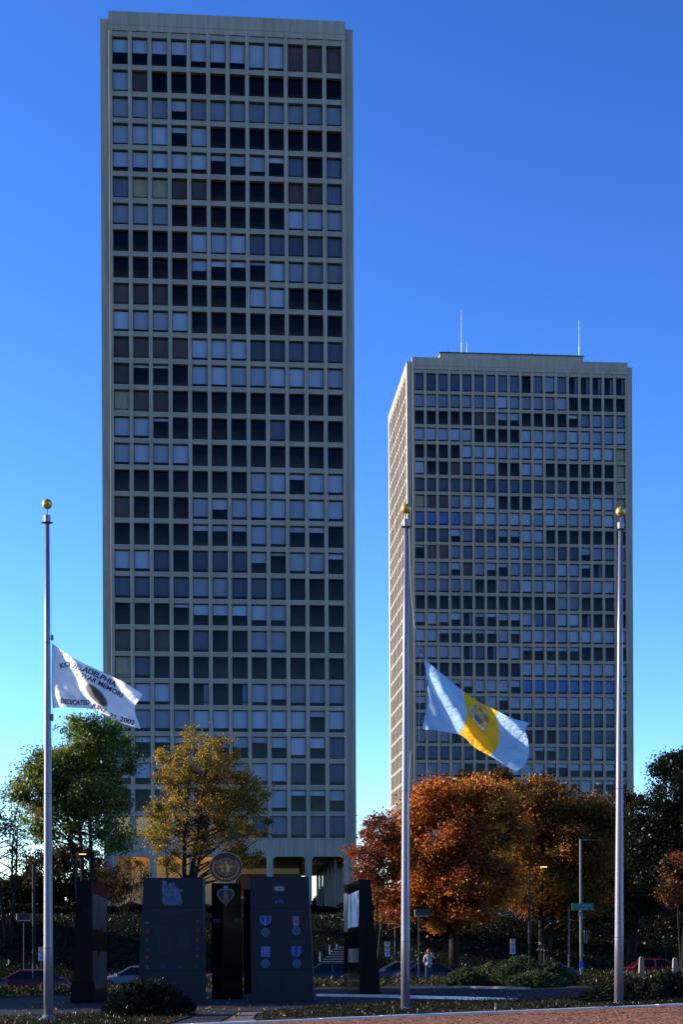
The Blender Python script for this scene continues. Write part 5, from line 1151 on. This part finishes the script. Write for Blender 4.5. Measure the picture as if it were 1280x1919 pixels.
tree('deciduous_tree', base(346, d), [LB(375, 1420, d, 3.0, 2.6, 1.9), LB(330, 1440, d, 2.0, 2.0, 1.8), LB(420, 1470, d, 2.4, 2.3, 2.2), LB(470, 1480, d, 1.4, 1.6, 1.7), LB(460, 1540, d, 1.9, 2.2, 1.9), LB(370, 1510, d, 3.6, 2.8, 2.4), LB(350, 1385, d, 0.9, 1, 0.9), LB(400, 1590, d, 3.2, 2.4, 1.2), LB(300, 1555, d, 1.1, 1.4, 1.8), LB(470, 1612, d, 1.4, 1.4, 0.7)],
     420, 32000, 0.115, GLD, [3, 3, 5, 2.4, 4], 'golden autumn tree with many rising limbs in front of the tall tower', trunk_r=0.42, stems=5, split=0.18, clump_r=0.55, seed=5, spread=0.42)
tree('young_tree', base(322, 118), [LB(300, 1560, 118, 0.9, 1.0, 2.0), LB(318, 1600, 118, 0.8, 0.9, 1.6), LB(290, 1520, 118, 0.5, 0.6, 1.0)], 40, 2600, 0.13, GLD, [2, 3, 4, 1, 2], 'slender yellow tree left of the golden tree', trunk_r=0.12, stems=2, split=0.25, clump_r=0.45, seed=8, spread=0.15)
d = 104
tree('deciduous_tree', base(851, d), [LB(832, 1487, d, 1.6, 1.8, 1.1), LB(885, 1482, d, 1.0, 1.2, 0.8), LB(935, 1500, d, 1.3, 1.5, 1.0), LB(790, 1520, d, 1.5, 1.8, 1.5), LB(895, 1510, d, 2.0, 2.2, 1.5), LB(930, 1545, d, 2.2, 2.2, 1.8), LB(840, 1570, d, 3.9, 3.0, 2.2), LB(790, 1630, d, 2.6, 2.4, 1.8), LB(880, 1650, d, 3.8, 3.0, 2.0), LB(760, 1690, d, 1.7, 1.8, 1.2), LB(850, 1710, d, 2.8, 2.4, 1.1)],
     460, 100000, 0.125, ORG, [5, 4, 3, 3, 1.2, 2], 'large orange red oak with a broad dense crown right of the middle flagpole', trunk_r=0.40, stems=1, split=0.22, clump_r=0.62, seed=21)
d = 112
tree('deciduous_tree', base(1020, d), [LB(1000, 1505, d, 2.0, 2.2, 1.6), LB(1065, 1512, d, 2.6, 2.5, 1.6), LB(1015, 1485, d, 1.1, 1.2, 0.9), LB(1110, 1520, d, 1.6, 1.8, 1.4), LB(950, 1560, d, 1.6, 2, 1.8), LB(1030, 1590, d, 4.2, 3.2, 2.4), LB(1110, 1590, d, 2.2, 2.4, 2.4), LB(1000, 1660, d, 3.4, 2.8, 2.0), LB(1080, 1680, d, 3.0, 2.6, 1.6), LB(965, 1490, d, 1.4, 1.6, 1.0), LB(1140, 1540, d, 1.5, 1.6, 1.6)],
     420, 84000, 0.125, OG2, [2.5, 2, 2.5, 3.5, 6], 'yellow orange tree with green inner leaves, in front of the broad tower', trunk_r=0.38, stems=2, split=0.2, clump_r=0.65, seed=22, spread=0.3)
d = 100
tree('deciduous_tree', base(705, d), [LB(715, 1555, d, 1.2, 1.4, 1.3), LB(700, 1600, d, 1.6, 1.7, 1.4), LB(735, 1600, d, 1.5, 1.5, 1.5), LB(690, 1640, d, 1.2, 1.4, 1.0), LB(720, 1670, d, 1.5, 1.4, 1.1), LB(725, 1720, d, 1.2, 1.2, 0.7)],
     150, 13000, 0.12, RED, [4, 3, 3, 1.3], 'smaller red brown tree with loose leaves left of the middle flagpole', trunk_r=0.16, stems=2, split=0.2, clump_r=0.5, seed=23, spread=0.2)
d = 150
tree('deciduous_tree', base(1015, d), [LB(1015, 1485, d, 2.4, 2.2, 1.9), LB(1030, 1540, d, 3.5, 3, 3), LB(880, 1490, d, 2.6, 2, 2.4), LB(930, 1480, d, 2, 2, 1.8)], 120, 17000, 0.24, [(0.14, 0.05, 0.018), (0.09, 0.04, 0.015), (0.20, 0.08, 0.02)], [3, 3, 2], 'dull brown rounded tree showing above the orange crowns', trunk_r=0.35, seed=24, clump_r=0.75)
d = 118
tree('deciduous_tree', base(1185, d), [LB(1170, 1540, d, 2.6, 2.4, 2.2), LB(1190, 1600, d, 3.2, 3, 3.0), LB(1165, 1660, d, 3, 2.6, 2.4), LB(1225, 1650, d, 3, 2.6, 2.6), LB(1140, 1720, d, 3.2, 2.2, 1.4)], 220, 40000, 0.15, BRN, [3, 3, 1.6, 3], 'dull brown green tree behind the right flagpole', trunk_r=0.35, seed=25, clump_r=0.7, stems=2)
tree('deciduous_tree', base(1330, 130), [LB(1290, 1680, 130, 3.4, 3, 3.0), LB(1340, 1660, 130, 3.4, 3, 3.4), LB(1245, 1700, 130, 2.6, 2.4, 2.0)], 120, 20000, 0.18, BRN, [3, 3, 1.6, 3], 'dull tree on the bank behind the small reddish maple', trunk_r=0.3, seed=77, clump_r=0.8, stems=2)
d = 92
tree('evergreen_tree', base(1300, d), [LB(1300, 1470, d, 2.4, 2.4, 2.2), LB(1262, 1450, d, 1.0, 1.2, 1.0), LB(1270, 1520, d, 2.6, 2.4, 2.0), LB(1225, 1545, d, 1.3, 1.4, 1.2), LB(1260, 1600, d, 2.6, 2.4, 2.0), LB(1330, 1560, d, 3.2, 3, 3.2), LB(1205, 1590, d, 1.0, 1.2, 1.3), LB(1290, 1430, d, 1.2, 1.3, 0.9)],
     300, 80000, 0.12, DRK, [4, 3, 3, 1], 'dark evergreen tree silhouetted at the right edge against the sky', trunk_r=0.42, seed=26, clump_r=0.6, split=0.25)
d = 88
tree('small_tree', base(1278, d), [LB(1272, 1625, d, 1.0, 1.0, 0.8), LB(1290, 1650, d, 1.4, 1.3, 1.2), LB(1262, 1665, d, 0.9, 0.9, 0.8)], 80, 6500, 0.10, BRN[:3] + [RED[0]], [3, 2, 3, 2], 'small reddish maple at the right edge below the dark tree', trunk_r=0.12, seed=27, clump_r=0.4, stems=2, spread=0.15)
d = 112
tree('bare_tree', base(14, d), [LB(15, 1510, d, 1.8, 2, 2.0), LB(45, 1560, d, 1.8, 2, 1.8), LB(0, 1590, d, 2.2, 2, 2.2), LB(60, 1610, d, 1.4, 1.5, 1.4), LB(-30, 1540, d, 2, 2, 2)], 260, 3000, 0.12, [(0.05, 0.03, 0.02), (0.10, 0.04, 0.02), (0.03, 0.03, 0.015)], [3, 2, 2], 'nearly bare tree with a few dark leaves at the left edge', trunk_r=0.28, stems=4, split=0.12, clump_r=0.42, seed=31, spread=0.4)
d = 140
tree('bushy_tree', base(105, d), [LB(100, 1640, d, 3.2, 3, 2.3), LB(150, 1630, d, 2.6, 2.6, 2.4), LB(60, 1668, d, 2.4, 2.6, 1.6), LB(15, 1678, d, 2.2, 2.6, 1.4), LB(180, 1665, d, 2.6, 2.2, 1.6)], 180, 26000, 0.20, BRN, [3, 4, 2, 3], 'brown green bushy trees on the bank behind the left flagpole', trunk_r=0.25, seed=32, clump_r=0.65, stems=3)
tree('bare_shrub', base(232, 126), [LB(215, 1650, 126, 1.2, 1.2, 1.4), LB(255, 1640, 126, 1.3, 1.2, 1.5), LB(225, 1675, 126, 1.5, 1.2, 1.0)], 140, 2300, 0.11, BRN, [2, 2, 3, 1], 'leafless shrub with tangled branches in front of the lobby arches', trunk_r=0.10, stems=6, split=0.08, clump_r=0.35, seed=33, spread=0.35, cat='shrub')
tree('bare_shrub', base(190, 118), [LB(200, 1640, 118, 0.9, 1, 1.4), LB(180, 1670, 118, 1.2, 1, 1.2)], 90, 1800, 0.11, BRN, [2, 2, 3, 1], 'twiggy shrub just right of the left column', trunk_r=0.08, stems=5, split=0.08, clump_r=0.35, seed=34, spread=0.3, cat='shrub')
# unseen trees added left and right to shade the plaza, and the ones that close the view
k_ = 0
for X, d, h, sp, lab in ((-21, 57, 13, 4.2, 'unseen tree added left of the plaza for its shade, nearest of three'), (-23.5, 65, 14, 4.4, 'unseen tree added left of the plaza for its shade, second of three'), (-25, 71, 12, 4.2, 'unseen tree added left of the plaza for its shade, farthest of three'), (-38, 101, 15, 5.2, 'tall unseen tree added for its shade, left of the parked red cars'), (-42, 118, 15, 5.5, 'tall unseen tree added for its shade on the bank, far left'), (26, 70, 13, 5, 'plane tree right of the plaza, outside the picture'), (27, 52, 13, 5, 'nearest plane tree right of the plaza, outside the picture')):
    z = gz(X, d); tree('added_shade_tree', (X, d, z), [(X, d, z + h * 0.62, sp, sp, h * 0.36), (X, d, z + h * 0.35, sp * 0.9, sp * 0.9, h * 0.2)], 150, 13000, 0.34, GRN, [4, 3, 3, 1, .3], lab, trunk_r=0.35, seed=60 + k_, clump_r=1.0, split=0.2, twig=False); k_ += 1
def hedge(name, x0, x1, d0, d1, zt, n, label, seed, pal=DRK, size=0.13):
    rs = np.random.RandomState(seed); np.random.seed(seed); root = empty(name, ((x0 + x1) / 2, (d0 + d1) / 2, gz((x0 + x1) / 2, d0)), 0, label, 'hedge'); b = Vector(root.location)
    m = MB(); n_ = int((x1 - x0) / 1.2)
    for i in range(n_): x = x0 + (x1 - x0) * (i + .5) / n_; m.tube([(x - b.x, 0, -0.2), (x - b.x + rs.normal() * .1, 0, (zt - b.z) * 0.6), (x - b.x, rs.normal() * .2, (zt - b.z) * 0.9)], [.04, .03, .01], 5)
    m.build('stems', M['bark'], root)
    x = rs.uniform(x0, x1, n); t = rs.uniform(0, 1, n); y = rs.uniform(d0, d1, n); zz = gz(0.5 * (x0 + x1), d0)
    top = zt + 0.18 * np.sin(x * 1.3) + 0.12 * np.sin(x * 3.7 + 1)
    z = zz + (top - zz) * np.sqrt(t); pos = np.stack([x - b.x, y - b.y, z - b.z], 1)
    link('foliage', leaf_mesh('foliage', pos, size, pick_cols(n, pal, [3, 3, 3, 1]), M['leaf'], 1.3), root)
hedge('hedge', -34, 2.2, 133, 135.2, 2.6, 26000, 'long dark clipped hedge on top of the bank below the tall tower', 41)
hedge('hedge', 2.6, 56, 122, 124.5, 1.6, 26000, 'dark hedge behind the trunks of the orange trees', 42)
# dense far trees that close the horizon
rs_ = np.random.RandomState(5); np.random.seed(5); n = 46000; xx = rs_.uniform(-120, 120, n); yy = 215 + rs_.uniform(0, 6, n) + np.abs(xx) * 0.2; hh = 6.5 + 1.8 * np.sin(xx * 0.17) + 1.2 * np.sin(xx * 0.53 + 1) + 0.6 * np.sin(xx * 1.9)
keep = ~((xx > -36) & (xx < 60) & (yy > 150) & (yy < 150)); P_ = np.stack([xx, yy + 85 * (np.abs(xx - 30) < 24), 1.0 + hh * np.sqrt(rs_.uniform(0, 1, n))], 1)
link('far_trees', leaf_mesh('far_trees', P_, 0.55, pick_cols(n, BRN + GRN[:3], [2, 2, 1, 2, 2, 1, 2]), M['leaf'], 1.3), kind='stuff', label='belt of mixed far trees closing the horizon')

n = 26000; xx = rs_.uniform(-130, 130, n); yy = -75 + rs_.uniform(-3, 3, n); hh = 15 + 2.5 * np.sin(xx * 0.13) + 1.6 * np.sin(xx * 0.41 + 1)
link('reflection_trees', leaf_mesh('reflection_trees', np.stack([xx, yy, -1.5 + hh * np.sqrt(rs_.uniform(0, 1, n))], 1), 1.0, pick_cols(n, BRN + GRN[:3], [2, 2, 1, 2, 2, 1, 2]), M['leaf'], 1.3), kind='stuff', label='belt of trees added behind the viewer to darken reflections')  # unseen belt added to darken what the windows and granite reflect
# ------------------------------------------------------------------ junipers, ground cover
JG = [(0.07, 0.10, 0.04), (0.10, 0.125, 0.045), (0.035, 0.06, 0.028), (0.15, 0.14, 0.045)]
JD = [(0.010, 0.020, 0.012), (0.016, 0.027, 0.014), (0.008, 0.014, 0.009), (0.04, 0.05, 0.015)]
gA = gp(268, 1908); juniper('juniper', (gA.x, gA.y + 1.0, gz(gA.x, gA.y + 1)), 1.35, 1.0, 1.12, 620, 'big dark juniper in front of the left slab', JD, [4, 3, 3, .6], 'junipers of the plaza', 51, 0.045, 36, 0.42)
for px, py, rx, h, sd_, lab in ((870, 1849, 1.1, 0.85, 52, 'juniper nearest the woman, left end of the sunlit bed'), (918, 1847, 1.3, 1.05, 53, 'juniper in the sunlit bed left of the tallest one'), (975, 1847, 1.6, 1.35, 54, 'tallest juniper in the sunlit bed, below the small signs'), (1030, 1846, 1.5, 1.15, 55, 'spiky juniper at the right end of the sunlit bed'), (1005, 1851, 1.5, 0.75, 56, 'low spreading juniper at the front of the sunlit bed')):
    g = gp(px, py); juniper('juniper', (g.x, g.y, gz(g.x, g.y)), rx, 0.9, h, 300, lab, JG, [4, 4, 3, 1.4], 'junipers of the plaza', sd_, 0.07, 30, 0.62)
for px, py, rx, h, sd_, lab in ((1140, 1880, 0.9, 0.55, 57, 'low dark juniper left of the right flagpole'), (1205, 1879, 1.1, 0.75, 58, 'dark juniper just right of the right flagpole'), (1262, 1876, 1.2, 0.95, 59, 'dark juniper at the right picture edge')):
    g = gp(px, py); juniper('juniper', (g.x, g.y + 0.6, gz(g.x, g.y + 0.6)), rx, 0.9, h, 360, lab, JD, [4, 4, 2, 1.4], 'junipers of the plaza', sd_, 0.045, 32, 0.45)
CV = [(0.008, 0.012, 0.005), (0.014, 0.018, 0.007), (0.024, 0.016, 0.007), (0.045, 0.026, 0.010)]
bedR = [(-1.6, 37.4), (1, 38.4), (4, 39.8), (7, 41.0), (10, 42.0), (13, 43), (12.5, 50.3), (9, 47.4), (4, 48.0), (0.5, 46.8), (-2.2, 43), (-2.1, 39.5)]
bedL = [(-12, 34), (-4.2, 36.6), (-4.0, 42.5), (-6, 44.5), (-9, 43.6), (-12, 43.0)]
sheet('planting_bed', bedR, 0.03, M['soil'], 1.0, label='planting bed with low dark ground cover around the middle and right flagpoles')
sheet('planting_bed', bedL, 0.03, M['soil'], 1.0, label='planting bed with low dark ground cover at the foot of the left flagpole')
cover('ground_cover', bedR, 26000, 0.05, CV, [4, 3, 1.5, .6], 'low dark green ground cover in the right bed', 0.05, 71, clumps=40)
cover('ground_cover', bedL, 14000, 0.05, CV, [4, 3, 1.5, .6], 'low dark green ground cover in the left bed', 0.05, 72, clumps=20)
berm = [(-18, 66), (-10, 72.5), (-3, 74.5), (4, 73.5), (9.3, 68.5), (12.6, 60), (24, 62), (26, 90), (0, 84.5), (-20, 79)]
cover('berm_planting', berm, 36000, 0.11, CV + [(0.14, 0.11, 0.03)], [3, 3, 2, 1.4, 1.2], 'low mixed planting and dry leaves on the strip between plaza and street', 0.14, 73, clumps=60)
bank = [(-34, 96), (-10, 102), (5, 106), (40, 115), (42, 132), (-34, 131)]
cover('bank_grass', bank, 60000, 0.16, [(0.006, 0.009, 0.003), (0.010, 0.014, 0.004), (0.004, 0.006, 0.003), (0.03, 0.028, 0.008)], [4, 3, 3, .4], 'rough grass on the bank behind the street', 0.07, 74)
# fallen leaves scattered on the plaza and bricks
cover('fallen_leaves', [(-12, 37), (10, 41), (9, 66), (-12, 66)], 900, 0.07, ORG, [2, 2, 2, 2, 1, 2], 'scattered fallen leaves on the plaza', 0.012, 75)
